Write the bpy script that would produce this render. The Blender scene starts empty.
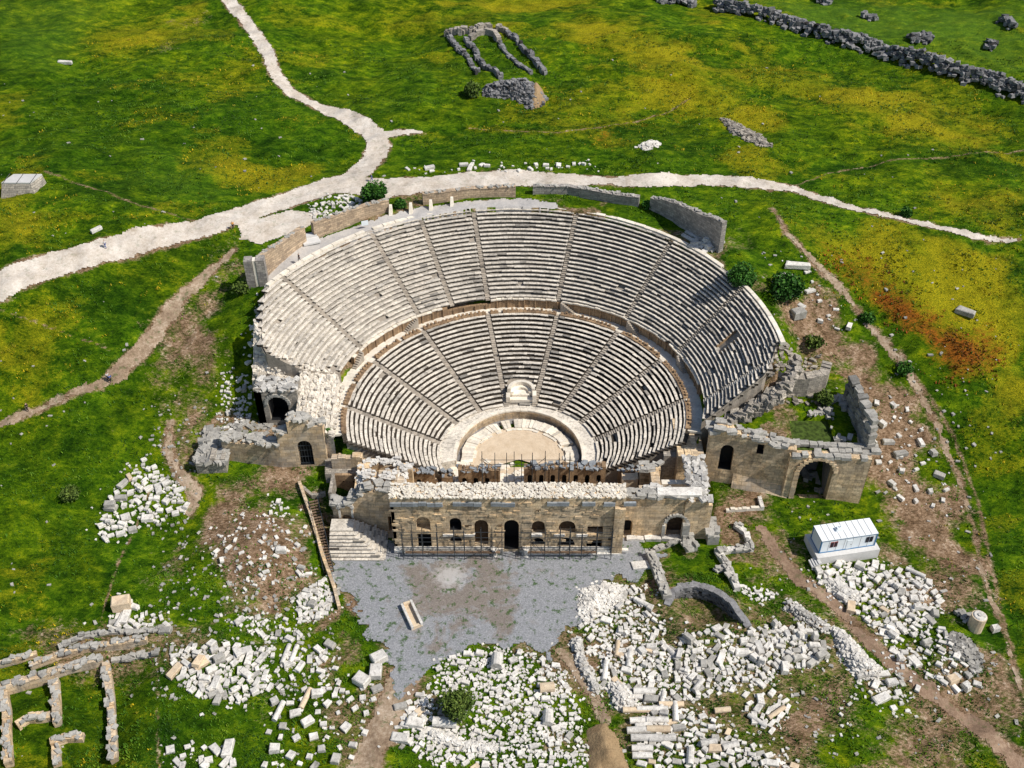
import bpy, math, random
import numpy as np
from mathutils import Vector, Matrix, Euler
random.seed(7); rng=np.random.default_rng(7)
PI=math.pi; R=math.radians
sc=bpy.context.scene; COL=sc.collection
# ------------------------------------------------------------------ camera numbers (real place, metres; z = 0 at the orchestra)
CAM=np.array([-1.2069,-130.701,125.876]); PITCH=R(40); F=1050.
FW=np.array([0,math.cos(PITCH),-math.sin(PITCH)]); DN=np.array([0,-math.sin(PITCH),-math.cos(PITCH)]); RT=np.array([1.,0,0])
def ray(px,py):
    px=np.asarray(px,float); py=np.asarray(py,float)
    return FW+RT*((px-512)/F)[...,None]+DN*((py-384)/F)[...,None]
def W(px,py,z):
    r=ray(px,py); t=(z-CAM[2])/r[2]; p=CAM+r*t; return (float(p[0]),float(p[1]))
def ZY(px,py,Y):                       # point of the sight line lying in the vertical plane y = Y
    r=ray(px,py); t=(Y-CAM[1])/r[1]; p=CAM+r*t; return (float(p[0]),float(p[2]))
# ------------------------------------------------------------------ noise
def hsh(i,j,s):
    i=i.astype(np.int64); j=j.astype(np.int64)
    n=(i*374761393+j*668265263+s*974634777)&0x7fffffff
    n=((n^(n>>13))*1274126177)&0x7fffffff
    return ((n^(n>>16))&0xffff)/65535.
def vn(x,y,s=0):
    x=np.asarray(x,float); y=np.asarray(y,float)
    i=np.floor(x); j=np.floor(y); u=x-i; v=y-j; u=u*u*(3-2*u); v=v*v*(3-2*v)
    return (hsh(i,j,s)*(1-u)+hsh(i+1,j,s)*u)*(1-v)+(hsh(i,j+1,s)*(1-u)+hsh(i+1,j+1,s)*u)*v
def fbm(x,y,s=0,o=4):
    a=.5; t=0; n=0
    for k in range(o):
        t=t+a*vn(x*2**k+17.3*k,y*2**k+5.1*k,s+k); n+=a; a*=.5
    return t/n
def sst(a,b,x): t=np.clip((x-a)/(b-a),0,1); return t*t*(3-2*t)
def inpoly(P,x,y):
    x=np.asarray(x,float); y=np.asarray(y,float); c=np.zeros(x.shape,bool); n=len(P)
    for k in range(n):
        x0,y0=P[k]; x1,y1=P[k-1]
        if y0==y1: continue
        m=((y0>y)!=(y1>y))&(x<(x1-x0)*(y-y0)/(y1-y0)+x0); c^=m
    return c
def dseg(P,x,y,closed=False,wid=None):
    """distance to a polyline (minus the local width if given)"""
    x=np.asarray(x,float); y=np.asarray(y,float); best=np.full(x.shape,1e9)
    n=len(P)
    for k in range(n if closed else n-1):
        a=P[k]; b=P[(k+1)%n]; dx=b[0]-a[0]; dy=b[1]-a[1]; L=dx*dx+dy*dy+1e-9
        t=np.clip(((x-a[0])*dx+(y-a[1])*dy)/L,0,1)
        d=np.hypot(x-a[0]-t*dx,y-a[1]-t*dy)
        if wid is not None: d=d-(wid[k]*(1-t)+wid[(k+1)%n]*t)
        best=np.minimum(best,d)
    return best
def sdf(P,x,y):
    d=dseg(P,x,y,True); return np.where(inpoly(P,x,y),-d,d)
# ------------------------------------------------------------------ the cavea: radius of each ring by angle t (0 = back of the hall)
def four(c,t): return c[0]+c[1]*np.cos(t)+c[2]*np.sin(t)+c[3]*np.cos(2*t)+c[4]*np.sin(2*t)
def r_flo(t): return four([7.96,-.79,.04,-.16,.04],t)
def r_rin(t): return four([10.89,-1.32,.05,.18,.08],t)
def r_ring(t): return four([12.75,-1.32,-.08,-.62,.15],t)
def r_par(t): return four([27.87,2.05,-.5,-.78,.35],t)
def r_pod(t): return np.maximum(four([29.1,3.37,-.37,-1.75,.27],t),r_par(t)+1.5)
def r_rim(t): return four([46.4,-.3,-3.3,.75,1.15],t)
ZRING,ZPAR,ZPOD,ZRIM=2.0,9.5,11.5,21.5
NLOW,NUP=21,22
LOWA=[R(a) for a in (-86,-61,-37,-11.5,14.5,38.5,60,82)]
UPA=[R(a) for a in (-61,-36,-23.5,-10.7,14,39,63,88)]
def cone(x,y):
    t=np.arctan2(x,y); r=np.hypot(x,y)
    a,b,c,d=r_ring(t),r_par(t),r_pod(t),r_rim(t)
    z=np.where(r<a,0.,np.where(r<b,ZRING+(ZPAR-ZRING)*(r-a)/(b-a),np.where(r<c,ZPAR,ZPOD+(ZRIM-ZPOD)*(r-c)/(d-c))))
    return z,r,t,d
# ------------------------------------------------------------------ terrain height
def base(x,y):
    yy=y+ .06*np.abs(x)
    s=22*sst(-20,50,yy)+.055*np.maximum(y-50,0)-.02*np.maximum(-y-45,0)
    s=s+3.5*sst(90,170,x)*sst(40,110,y)
    return s
PLAT=[(42.6,-9.7),(55.6,-10.3),(57.5,6),(52,9),(45,7),(41,3),(37,-3)]
PLAT2=[(31,-5.6),(43,-8.),(44,1),(38,-1.),(31.3,-3.9)]
PITP=[W(667,606,.6),W(672,593,1),W(681,587,1),W(694,585,1),W(708,588,1),W(720,593,1),W(731,602,1),W(739,613,1),W(748,626,.8),W(725,640,0),W(690,632,0)]
STA=W(313,500,3.3); STB=W(329,573,.15)
def H0(x,y):
    x=np.asarray(x,float); y=np.asarray(y,float)
    s=base(x,y); z,r,t,d=cone(x,y)
    emb=ZRIM-.25-np.maximum(0,r-d-5.5)*.55
    fade=sst(-8,16,y)*sst(0,1,1.15-np.abs(t)/2.2)
    # left flank falls steeply right outside the end of the rim
    emb=emb-5*sst(-40,-56,x)*sst(34,12,y); fade=fade*np.where(x<0,sst(6,17,y),1.)
    emb=emb-5*sst(34,52,x)*sst(34,6,y)
    s=np.where(r>d-1.5,np.maximum(s,s+(emb-s)*fade),s)
    # roll of the field and knolls behind
    s=s+1.6*(fbm(x/38,y/38,3,3)-.5)*sst(40,75,np.hypot(x,y-10)+0*x)*2
    fl=sst(52,85,np.hypot(x,y-8)); s=s+fl*(5.0*(fbm(x/34+3,y/20,123,2)-.5)+2.0*(fbm((x+y*.6)/9,(y-x*.3)/6,131,3)-.5))
    s=s+3.0*np.exp(-((x+88)**2+(y-28)**2)/500.)*.6
    s=s+1.8*np.exp(-((x-27)**2/30+(y-61)**2/60.))
    s=s+2.2*np.exp(-((x-47)**2+(y-33)**2)/120.)
    # stony mound by the metal stair
    s=s+2.6*np.exp(-((x+41)**2/60+(y+24)**2/70.))*sst(-27.5,-30,x)
    s=s+1.1*sst(-27.2,-29.5,x)*sst(-60,-32,x)*sst(-36,-22,y)*sst(0,-10,y)
    # under the seats and the stage
    lz=6.8-.30*np.maximum(0,-47-x)-.0*y; lm=sst(-4.3-.0*x,-3.7+.9*np.maximum(0,-49-x),y)*sst(-30,-32,x)*sst(14,8,y); s=np.maximum(s,s+(lz-s)*lm)
    cut=(r<d-.6)&(y>np.where(x>29.5,-3.8,np.where(x<-29,-4.3,-7.5)))&(x>-44.3)
    worn=8.2+np.clip((r-30.5)*.33,0,12)+np.maximum(0,y-4.5)*.5
    cz=np.where((x<-29)&(y<12),np.minimum(z-1.8,np.where(y<-1.0*0-6+0.0*x,6.8,worn)),z-1.8)
    cz=np.where((x<-30)&(y<-5.6+(-30.2-x)*.47),6.8,cz)
    cz=np.where((x<-37)&(y<5.5),6.5,cz)
    s=np.where(cut,np.where(r<10,-.2,cz),s)
    st=(x>-27)&(x<31.5)&(y>-20)&(y<=-6)
    s=np.where(st,-.15,s)
    # flat forecourt
    ap=sst(5,-3,sdf([(-27,-20),(33,-19),(24,-26),(18,-40),(10,-48),(-8,-50),(-25,-47)],x,y))
    s=s*(1-ap)
    # built-up terraces held by the walls at both ends
    ip=sdf(PLAT,x,y); s=np.where(ip<0,np.maximum(s,10.0+.12*(y+10)+1.2*sst(-1,-4,ip)*fbm(x/3,y/3,9)),s)
    s=np.where(inpoly(PLAT2,x,y),12.0,s); s=np.where((x>44.)&(x<50.4)&(y<-2.6)&(y>-11),.6,s)
    # hollow behind the right end of the seats, and the round sunken room in front
    s=s-2.6*np.exp(-((x-49)**2/9+(y-12.5)**2/14.))
    s=s+1.0*sst(5,.5,np.abs(sdf(PITP,x,y)))*sst(-44,-38,y)
    s=s-np.where(inpoly(PITP,x,y),2.5*sst(0,5,dseg([PITP[-3],PITP[-2],PITP[-1],PITP[0]],x,y)),0)
    # two terraces bottom left
    s=s-1.0*sst(1,-1,(y+40.5)-(x+70)*.09)*sst(-50,-55,x)-.8*sst(.6,-.6,(y+44.)-(x+70)*.10)*sst(-52,-56,x)
    A=STA; B=STB; L=math.hypot(B[0]-A[0],B[1]-A[1]); u=((x-A[0])*(B[0]-A[0])+(y-A[1])*(B[1]-A[1]))/L; v=np.abs((x-A[0])*(B[1]-A[1])-(y-A[1])*(B[0]-A[0]))/L
    zs_=3.3+(0.15-3.3)*np.clip(u/L,0,1)-.25; s=np.where((v<1.5)&(u>-1)&(u<L+1),np.minimum(s,zs_),s)
    s=np.where((x>A[0])&(x<-24)&(y>B[1])&(y<-16)&((x-A[0])*(B[1]-A[1])-(y-A[1])*(B[0]-A[0])<0),np.minimum(s,.1),s)
    return s
def H(x,y):
    x=np.asarray(x,float); y=np.asarray(y,float)
    s=H0(x,y)
    rough=sst(40,75,np.hypot(x,y))*.5+.5
    pl=sst(-1,2,sdf([(-27,-20),(33,-19),(24,-26),(18,-40),(10,-48),(-8,-50),(-25,-47)],x,y))
    zc_,r_,t_,d_=cone(x,y); pl=pl*np.where(((r_<d_-1)&(y>-7.5)&(x>-44))|((x>-27)&(x<31.5)&(y>-20)&(y<-3)),0.,1.)
    return s+pl*rough*((fbm(x/7,y/5,21,4)-.5)*1.1+(fbm(x/1.9,y/1.5,25,2)-.5)*.34)
def G(px,py):                          # where the sight line meets the ground -> list of (x, y)
    px=np.atleast_1d(np.asarray(px,float)); py=np.atleast_1d(np.asarray(py,float))
    r=ray(px,py); t=np.full(px.shape,90.); 
    hit=np.zeros(px.shape,bool); lo=t.copy()
    while True:
        p=CAM+r*t[:,None]; below=p[:,2]<H0(p[:,0],p[:,1])
        hit|=below; lo=np.where(hit,lo,t); t=np.where(hit,t,t+1.5)
        if hit.all() or t.max()>500: break
    hi=t.copy()
    for _ in range(10):
        m=(lo+hi)/2; p=CAM+r*m[:,None]; b=p[:,2]<H0(p[:,0],p[:,1]); hi=np.where(b,m,hi); lo=np.where(b,lo,m)
    p=CAM+r*hi[:,None]
    return [(float(a),float(b)) for a,b in p[:,:2]]
def g1(px,py): return G([px],[py])[0]
def GP(pts): return G([p[0] for p in pts],[p[1] for p in pts])
# ------------------------------------------------------------------ materials
def mat(name): 
    m=bpy.data.materials.new(name); m.use_nodes=True; nt=m.node_tree; nt.nodes.clear()
    o=nt.nodes.new('ShaderNodeOutputMaterial'); b=nt.nodes.new('ShaderNodeBsdfPrincipled'); nt.links.new(b.outputs[0],o.inputs[0])
    b.inputs['Roughness'].default_value=.9; b.inputs['Specular IOR Level'].default_value=.2
    return m,nt,b
class N:
    def __init__(s,nt): s.nt=nt; s.geo=nt.nodes.new('ShaderNodeNewGeometry')
    def n(s,t,**k):
        o=s.nt.nodes.new(t)
        for a,b in k.items(): setattr(o,a,b)
        return o
    def L(s,a,b): s.nt.links.new(a,b)
    def noise(s,scale,detail=4,rough=.6,vec=None,stretch=None,dist=0):
        o=s.n('ShaderNodeTexNoise'); o.inputs['Scale'].default_value=scale; o.inputs['Detail'].default_value=detail; o.inputs['Roughness'].default_value=rough; o.inputs['Distortion'].default_value=dist
        v=vec or s.geo.outputs['Position']
        if stretch:
            mp=s.n('ShaderNodeMapping'); mp.inputs['Scale'].default_value=stretch[:3]; mp.inputs['Rotation'].default_value=(0,0,stretch[3] if len(stretch)>3 else 0); s.L(v,mp.inputs[0]); v=mp.outputs[0]
        s.L(v,o.inputs['Vector']); return o.outputs[0]
    def ramp(s,fac,stops):
        o=s.n('ShaderNodeValToRGB'); e=o.color_ramp.elements
        while len(e)<len(stops): e.new(.5)
        for q,(p,c) in zip(e,stops): q.position=p; q.color=(*(c if hasattr(c,'__len__') else (c,c,c)),1)
        s.L(fac,o.inputs[0]); return o.outputs[0]
    def mix(s,f,a,b,mode='MIX'):
        o=s.n('ShaderNodeMix',data_type='RGBA',blend_type=mode)
        for v,i in ((f,0),(a,6),(b,7)):
            if hasattr(v,'is_linked') or hasattr(v,'links'): s.L(v,o.inputs[i])
            else: o.inputs[i].default_value=(v if i==0 else (*v,1))
        return o.outputs[2]
    def m(s,op,a,b=0.,cl=False):
        o=s.n('ShaderNodeMath',operation=op,use_clamp=cl)
        for v,i in ((a,0),(b,1)):
            if isinstance(v,(int,float)): o.inputs[i].default_value=v
            else: s.L(v,o.inputs[i])
        return o.outputs[0]
    def bump(s,h,b,strength=.5,dist=.1):
        o=s.n('ShaderNodeBump'); o.inputs['Strength'].default_value=strength; o.inputs['Distance'].default_value=dist; s.L(h,o.inputs['Height']); s.L(o.outputs[0],b.inputs['Normal'])
def stone(name,light,mid,dark,brick=None,tint=.5,spot=.5,bumpd=.06,darkamt=.5,obj=False,grime=None):
    m,nt,b=mat(name); n=N(nt)
    c=n.ramp(n.noise(.55,6,.7),[(.3,mid),(.62,light)])
    c=n.mix(n.m('MULTIPLY',n.ramp(n.noise(2.3,5,.75),[(.48,0.),(.66,1.)]),darkamt),c,dark)
    if grime: c=n.mix(n.ramp(n.noise(.22,5,.7,dist=.4),[(.46,0.),(.62,.8)]),c,grime); c=n.mix(n.m('MULTIPLY',n.ramp(n.noise(.5,6,.8,stretch=(1,1,.35)),[(.52,0.),(.64,1.)]),.6),c,tuple(v*.35 for v in grime))
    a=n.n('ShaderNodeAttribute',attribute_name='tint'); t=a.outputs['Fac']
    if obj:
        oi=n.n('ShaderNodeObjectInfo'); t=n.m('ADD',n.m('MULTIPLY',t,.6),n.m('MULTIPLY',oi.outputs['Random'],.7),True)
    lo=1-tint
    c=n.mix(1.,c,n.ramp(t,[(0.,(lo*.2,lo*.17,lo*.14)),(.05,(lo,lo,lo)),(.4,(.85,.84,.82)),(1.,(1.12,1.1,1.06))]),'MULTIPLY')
    h=n.noise(3.,5,.7)
    if brick:
        uv=n.n('ShaderNodeUVMap'); br=n.n('ShaderNodeTexBrick'); br.inputs['Scale'].default_value=1.; br.inputs['Brick Width'].default_value=brick[0]; br.inputs['Row Height'].default_value=brick[1]
        br.inputs['Mortar Size'].default_value=.03; br.inputs['Mortar Smooth'].default_value=.3; br.inputs['Bias'].default_value=0
        br.inputs['Color1'].default_value=(.62,.60,.58,1); br.inputs['Color2'].default_value=(1.25,1.2,1.1,1); br.inputs['Mortar'].default_value=(.42,.38,.34,1)
        ns=n.n('ShaderNodeVectorMath',operation='ADD'); n.L(uv.outputs[0],ns.inputs[0])
        nn=n.n('ShaderNodeTexNoise'); nn.inputs['Scale'].default_value=.8; n.L(n.geo.outputs['Position'],nn.inputs['Vector'])
        sv=n.n('ShaderNodeVectorMath',operation='SCALE'); sv.inputs['Scale'].default_value=.35; n.L(nn.outputs['Color'],sv.inputs[0]); n.L(sv.outputs[0],ns.inputs[1]); n.L(ns.outputs[0],br.inputs['Vector'])
        c=n.mix(.8,c,br.outputs['Color'],'MULTIPLY'); h=n.m('ADD',n.m('MULTIPLY',h,.6),n.m('MULTIPLY',br.outputs['Fac'],-.5))
    if spot: c=n.mix(n.m('MULTIPLY',n.ramp(n.noise(7.,3,.8),[(.55,0.),(.7,1.)]),spot),c,dark)
    n.L(c,b.inputs['Base Color']); n.bump(h,b,.8,bumpd); return m
M={}
M['seat']=stone('seat_stone',(.80,.745,.66),(.55,.505,.44),(.17,.15,.13),tint=.66,spot=.5,darkamt=.7)
M['seatw']=stone('pale_stone',(.84,.79,.70),(.66,.60,.50),(.33,.29,.25),tint=.4,spot=.3,darkamt=.35)
M['stair']=stone('stair_stone',(.46,.41,.35),(.33,.29,.24),(.16,.14,.12),tint=.5)
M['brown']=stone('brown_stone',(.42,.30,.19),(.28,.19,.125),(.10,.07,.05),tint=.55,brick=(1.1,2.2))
M['tan']=stone('tan_masonry',(.92,.75,.53),(.74,.53,.31),(.22,.17,.12),brick=(1.7,.62),tint=.4,darkamt=.75,grime=(.56,.47,.36))
M['tanw']=stone('plain_tan_wall',(.82,.66,.47),(.62,.45,.27),(.24,.18,.13),brick=(1.6,.7),tint=.4,spot=.3,grime=(.55,.50,.44))
M['grey']=stone('grey_rubble',(.50,.47,.43),(.34,.32,.29),(.11,.11,.11),brick=(.7,.4),tint=.5)
M['rim']=stone('small_block_masonry',(.60,.48,.36),(.44,.34,.25),(.20,.17,.14),brick=(.9,.45),tint=.4)
M['rimg']=stone('grey_and_shaded_masonry',(.46,.44,.43),(.31,.30,.30),(.14,.14,.14),brick=(.9,.45),tint=.4)  # rim masonry with the back walls' shade in its colour; also the grey pillar
M['white']=stone('white_block',(.78,.76,.72),(.52,.50,.47),(.20,.19,.18),tint=.75,spot=.45,darkamt=.6,obj=True)
M['wgrey']=stone('weathered_block',(.50,.485,.45),(.29,.28,.26),(.10,.10,.095),tint=.7,spot=.5,obj=True)
M['cream']=stone('cream_block',(.72,.60,.44),(.62,.47,.32),(.34,.26,.2),tint=.4,spot=.3,obj=True)
M['dgrey']=stone('dark_fieldstone',(.30,.30,.31),(.17,.17,.18),(.06,.06,.06),tint=.6,spot=.5)
M['earth']=stone('orchestra_earth',(.70,.58,.44),(.55,.43,.30),(.34,.26,.18),tint=.1,spot=.2,darkamt=.3)
M['concrete']=stone('concrete',(.62,.62,.62),(.52,.52,.52),(.34,.34,.34),tint=.2,spot=.15,darkamt=.2,bumpd=.01)
M['slate']=stone('blue_grey_stone',(.34,.37,.40),(.24,.26,.29),(.1,.11,.12),tint=.4)
def simple(name,col,rough=.6,metal=0.,var=.15,ns=3.):
    m,nt,b=mat(name); n=N(nt); c2=tuple(v*(1-var) for v in col)
    n.L(n.ramp(n.noise(ns,4,.6),[(.35,c2),(.65,col)]),b.inputs['Base Color']); b.inputs['Roughness'].default_value=rough; b.inputs['Metallic'].default_value=metal; return m
M['void']=simple('opening_shade_paint',(.012,.013,.015),.7)  # near-black fill: the shade inside doors and openings, put in as colour
M['scaf']=simple('scaffold_steel',(.07,.08,.09),.5,.6)
M['timber']=simple('weathered_timber',(.22,.15,.10),.8,0,.4,6)
M['panel']=simple('office_panel',(.78,.84,.88),.45,0,.06); M['roofw']=simple('office_roof',(.86,.90,.92),.4,0,.08,1.)
M['blue']=simple('blue_trim',(.05,.18,.36),.5); M['glassd']=simple('dark_glass',(.02,.02,.03),.12,0,.1)
M['red']=simple('red_frame',(.28,.05,.04),.6); M['skin']=simple('skin',(.48,.30,.22),.6); M['hair']=simple('dark_hair',(.03,.02,.015),.7)
for nm,c in (('clothblue',(.05,.12,.35)),('clothdark',(.02,.02,.03)),('clothred',(.45,.06,.05)),('clothpale',(.6,.6,.62)),('clothorange',(.8,.35,.05))): M[nm]=simple(nm,c,.85)
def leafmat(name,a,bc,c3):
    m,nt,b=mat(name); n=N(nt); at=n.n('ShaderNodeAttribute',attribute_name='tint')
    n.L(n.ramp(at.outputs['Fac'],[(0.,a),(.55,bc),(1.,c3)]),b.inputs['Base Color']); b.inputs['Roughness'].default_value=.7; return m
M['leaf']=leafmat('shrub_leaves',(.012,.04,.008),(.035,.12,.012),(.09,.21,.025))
M['leafo']=leafmat('olive_leaves',(.02,.04,.01),(.08,.13,.02),(.19,.25,.05))
M['tuft']=leafmat('weed_leaves',(.018,.055,.004),(.06,.15,.006),(.17,.27,.015))
M['yel']=leafmat('yellow_flowers',(.10,.14,.01),(.38,.30,.01),(.72,.52,.01))
M['redf']=leafmat('red_flowers',(.08,.05,.01),(.25,.07,.012),(.45,.08,.015))
M['moss']=simple('mossy_turf',(.075,.12,.02),.95,0,.7,1.6)
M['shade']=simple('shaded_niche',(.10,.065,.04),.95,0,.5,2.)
M['bark']=simple('bark',(.10,.075,.05),.9,0,.4,8)
# ------------------------------------------------------------------ mesh builder
class MB:
    def __init__(s): s.v=[]; s.f=[]; s.t=[]; s.k=0
    def add(s,vs,fs,tint=.6):
        k=s.k; s.v.extend(vs); s.k+=len(vs)
        s.f.extend([tuple(i+k for i in f) for f in fs]); s.t.extend([tint]*len(fs))
    def box(s,c,d,rz=0,tint=.6,jit=0,tilt=(0,0)):
        """c = centre of the base, d = size"""
        x,y,z=d[0]/2,d[1]/2,d[2]
        m=Matrix.Rotation(rz,3,'Z')@Euler((tilt[0],tilt[1],0)).to_matrix()
        vs=[]
        for a,b,e in ((-1,-1,0),(1,-1,0),(1,1,0),(-1,1,0),(-1,-1,1),(1,-1,1),(1,1,1),(-1,1,1)):
            p=Vector((a*x,b*y,e*z))
            if jit: p+=Vector((random.uniform(-jit,jit)*d[0],random.uniform(-jit,jit)*d[1],random.uniform(-jit,jit)*d[2]*(1 if e else .3)))
            p=m@p; vs.append((c[0]+p.x,c[1]+p.y,c[2]+p.z))
        s.add(vs,[(3,2,1,0),(4,5,6,7),(0,1,5,4),(1,2,6,5),(2,3,7,6),(3,0,4,7)],tint)
    def quad(s,a,b,c,d,tint=.6): s.add([a,b,c,d],[(0,1,2,3)],tint)
    def tube(s,p,q,r0,r1=None,n=6,tint=.6,cap=True):
        r1=r0 if r1 is None else r1
        p=Vector(p); q=Vector(q); d=(q-p); 
        if d.length<1e-6: return
        d.normalize(); u=d.orthogonal().normalized(); w=d.cross(u); vs=[]
        for o,r in ((p,r0),(q,r1)):
            for k in range(n): a=2*PI*k/n; vs.append(tuple(o+u*math.cos(a)*r+w*math.sin(a)*r))
        fs=[(k,(k+1)%n,n+(k+1)%n,n+k) for k in range(n)]
        if cap: fs+= [tuple(range(n-1,-1,-1)),tuple(range(n,2*n))]
        s.add(vs,fs,tint)
    def build(s,name,m,parent=None,smooth=False,loc=None):
        me=bpy.data.meshes.new(name); me.from_pydata(s.v,[],s.f); me.materials.append(M[m] if isinstance(m,str) else m)
        finish(me,np.array(s.t)); o=bpy.data.objects.new(name,me); COL.objects.link(o)
        if smooth: me.polygons.foreach_set('use_smooth',[True]*len(me.polygons))
        if loc is not None:
            me.transform(Matrix.Translation(-Vector(loc))); o.location=loc
        if parent is not None:
            o.parent=parent; o.matrix_parent_inverse=Matrix.Identity(4)
            pl=parent.location if parent.parent is None else Vector(parent.location)+Vector(parent.parent.location)
            if loc is None: me.transform(Matrix.Translation(-Vector(pl)))
            else: o.location=Vector(loc)-Vector(pl)
        return o
def finish(me,tint):
    nf=len(me.polygons)
    if nf==0: return
    a=me.attributes.new('tint','FLOAT','FACE'); a.data.foreach_set('value',np.asarray(tint,np.float32))
    # metric uv, box projected along each face's own direction
    nr=np.zeros(nf*3); me.polygons.foreach_get('normal',nr); nr=nr.reshape(-1,3)
    ls=np.zeros(nf,int); lt=np.zeros(nf,int); me.polygons.foreach_get('loop_start',ls); me.polygons.foreach_get('loop_total',lt)
    vi=np.zeros(len(me.loops),int); me.loops.foreach_get('vertex_index',vi); co=np.zeros(len(me.vertices)*3); me.vertices.foreach_get('co',co); co=co.reshape(-1,3)
    pf=np.repeat(np.arange(nf),lt); nn=nr[pf]; p=co[vi]; h=np.hypot(nn[:,0],nn[:,1])+1e-9
    top=np.abs(nn[:,2])>.75
    u=np.where(top,p[:,0],(-nn[:,1]*p[:,0]+nn[:,0]*p[:,1])/h); v=np.where(top,p[:,1],p[:,2])
    uv=me.uv_layers.new(name='UVMap'); uv.data.foreach_set('uv',np.stack([u,v],1).ravel().astype(np.float32))
def tag(o,label,cat,group=None,kind=None):
    if label: o['label']=label
    if cat: o['category']=cat
    if group: o['group']=group
    o['kind']=kind or 'thing'
    return o
def thing(name,label,cat,loc,group=None,rz=0):
    o=bpy.data.objects.new(name,None); COL.objects.link(o); o.location=loc; o.rotation_euler=(0,0,rz); o.empty_display_size=.3
    return tag(o,label,cat,group)
def copytree(o,loc=None,rz=None,scale=None,label=None,parent=None):
    c=o.copy(); COL.objects.link(c); c.parent=parent
    if loc is not None: c.location=loc
    if rz is not None: c.rotation_euler=(0,0,rz)
    if scale is not None: c.scale=scale
    if label: c['label']=label
    for ch in list(o.children): copytree(ch,parent=c)
    return c
# ------------------------------------------------------------------ masks for the ground, all in world metres
def pl(pts,wid): return (GP(pts),wid)
ROAD1=pl([(-30,295),(0,284),(50,266),(105,250),(160,237),(215,224),(270,205),(315,191),(350,180),(368,165),(380,147),(374,134),(345,117),(315,104),(290,91),(275,74),(267,52),(253,32),(238,12),(215,-12)],
         [3.28,3.20,2.95,2.79,2.62,2.62,2.71,2.79,2.95,2.62,2.38,2.21,1.89,1.72,1.64,1.48,1.48,1.48,1.48,1.48])
SPUR=pl([(378,137),(395,133),(420,133)],[2.2,1.4,.5])
ROAD2=pl([(345,185),(385,189),(420,185),(470,180),(520,178),(560,180),(600,181),(650,181),(700,180),(760,185),(793,187)],[3.40,3.31,3.06,2.80,2.55,1.95,1.53,1.44,1.44,1.44,1.36])
ROAD3=pl([(793,187),(815,197),(850,207),(890,217),(930,226),(975,236),(1018,241)],[0.95,1.01,0.89,0.83,0.77,0.71,0.36])
PATHL=pl([(-20,433),(20,416),(60,400),(100,384),(118,373),(140,352),(160,325),(178,302),(205,276),(235,250)],[0.33,0.40,0.46,0.60,1.12,1.46,1.52,1.26,0.80,0.40])
TRACKR=pl([(772,210),(786,232),(812,262),(845,292),(872,328),(900,358),(922,395),(943,440),(962,490),(975,530),(985,580),(1002,630),(1020,690)],[0.34,0.48,0.53,0.58,0.58,0.58,0.48,0.38,0.29,0.24,0.19,0.19,0.19])
TRACKD=pl([(762,530),(778,556),(800,580),(830,600),(862,634),(895,664),(930,692),(965,718),(1000,745),(1040,780)],[0.72,1.08,1.15,1.01,1.08,1.15,1.22,1.37,1.58,1.73])
TRACKB=pl([(402,678),(392,710),(374,745),(355,785)],[2.2,2.4,2.1,2.0])
PATHS1=pl([(170,425),(168,450),(180,475),(195,490),(190,515)],[.7,.8,1.1,1.2,.5])
PATHS2=pl([(560,650),(577,670),(592,695),(606,722)],[.6,.9,.8,.8])
COURT=GP([(322,556),(345,548),(390,545),(420,541),(640,541),(662,556),(640,578),(608,585),(580,598),(578,622),(560,640),(548,655),(510,644),(470,648),(440,662),(415,690),(402,712),(386,700),(388,665),(372,640),(352,610),(335,590)])
TERR=GP([(262,278),(270,262),(300,245),(340,232),(380,218),(420,208),(470,202),(520,198),(556,203),(560,209),(470,213),(400,226),(340,246),(290,272),(268,292)])
FORK=GP([(240,225),(290,210),(320,212),(312,225),(300,232),(262,246),(240,240)])
DIRT=[GP(p) for p in (
 [(560,590),(700,575),(840,600),(860,690),(830,768),(600,768),(590,690)],
 [(800,370),(850,360),(880,380),(900,410),(935,450),(960,500),(975,560),(950,570),(900,545),(880,520),(872,470),(870,410)],
 [(780,285),(830,300),(880,350),(880,380),(830,370),(790,330)],
 [(185,560),(215,520),(270,495),(310,520),(320,580),(270,600),(225,610)],
 [(180,330),(215,290),(225,330),(200,370),(150,385)],
 [(160,405),(200,400),(215,420),(195,470),(170,455)],
 [(225,478),(300,470),(318,500),(250,500)],
 [(30,640),(120,625),(190,620),(260,640),(240,660),(60,665)],
 [(720,490),(765,485),(770,520),(735,528)],
 [(770,690),(830,690),(850,740),(800,768),(770,740)],
 [(870,540),(940,560),(980,600),(960,640),(900,600)],
 [(940,620),(1024,660),(1024,768),(900,768)],
 [(170,20),(200,20),(160,60)],
)]
YEL=[(GP(p),min(1,s*1.35)) for p,s in (
 ([(800,225),(880,225),(960,255),(1024,285),(1024,370),(960,330),(930,320),(880,300),(830,270)],1.0),
 ([(0,195),(50,200),(70,215),(40,255),(0,255)],.55),
 ([(0,300),(70,290),(95,310),(70,390),(0,390)],.45),
 ([(560,10),(650,20),(700,60),(740,90),(780,120),(720,120),(660,90),(600,60)],.55),
 ([(700,20),(780,50),(880,90),(980,130),(1024,160),(940,150),(820,110),(740,80)],.45),
 ([(920,180),(1024,190),(1024,235),(940,215)],.6),
 ([(360,15),(480,0),(560,5),(480,30),(380,40)],.4),
 ([(90,20),(180,10),(150,50),(80,75)],.45),
 ([(240,165),(300,170),(280,195),(240,195)],.45),
 ([(430,195),(580,160),(660,110),(680,105),(620,150)],.25),
 ([(120,270),(200,260),(240,245),(200,290),(150,310)],.35),
 ([(680,145),(760,155),(750,175),(690,165)],.4),
)]
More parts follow.
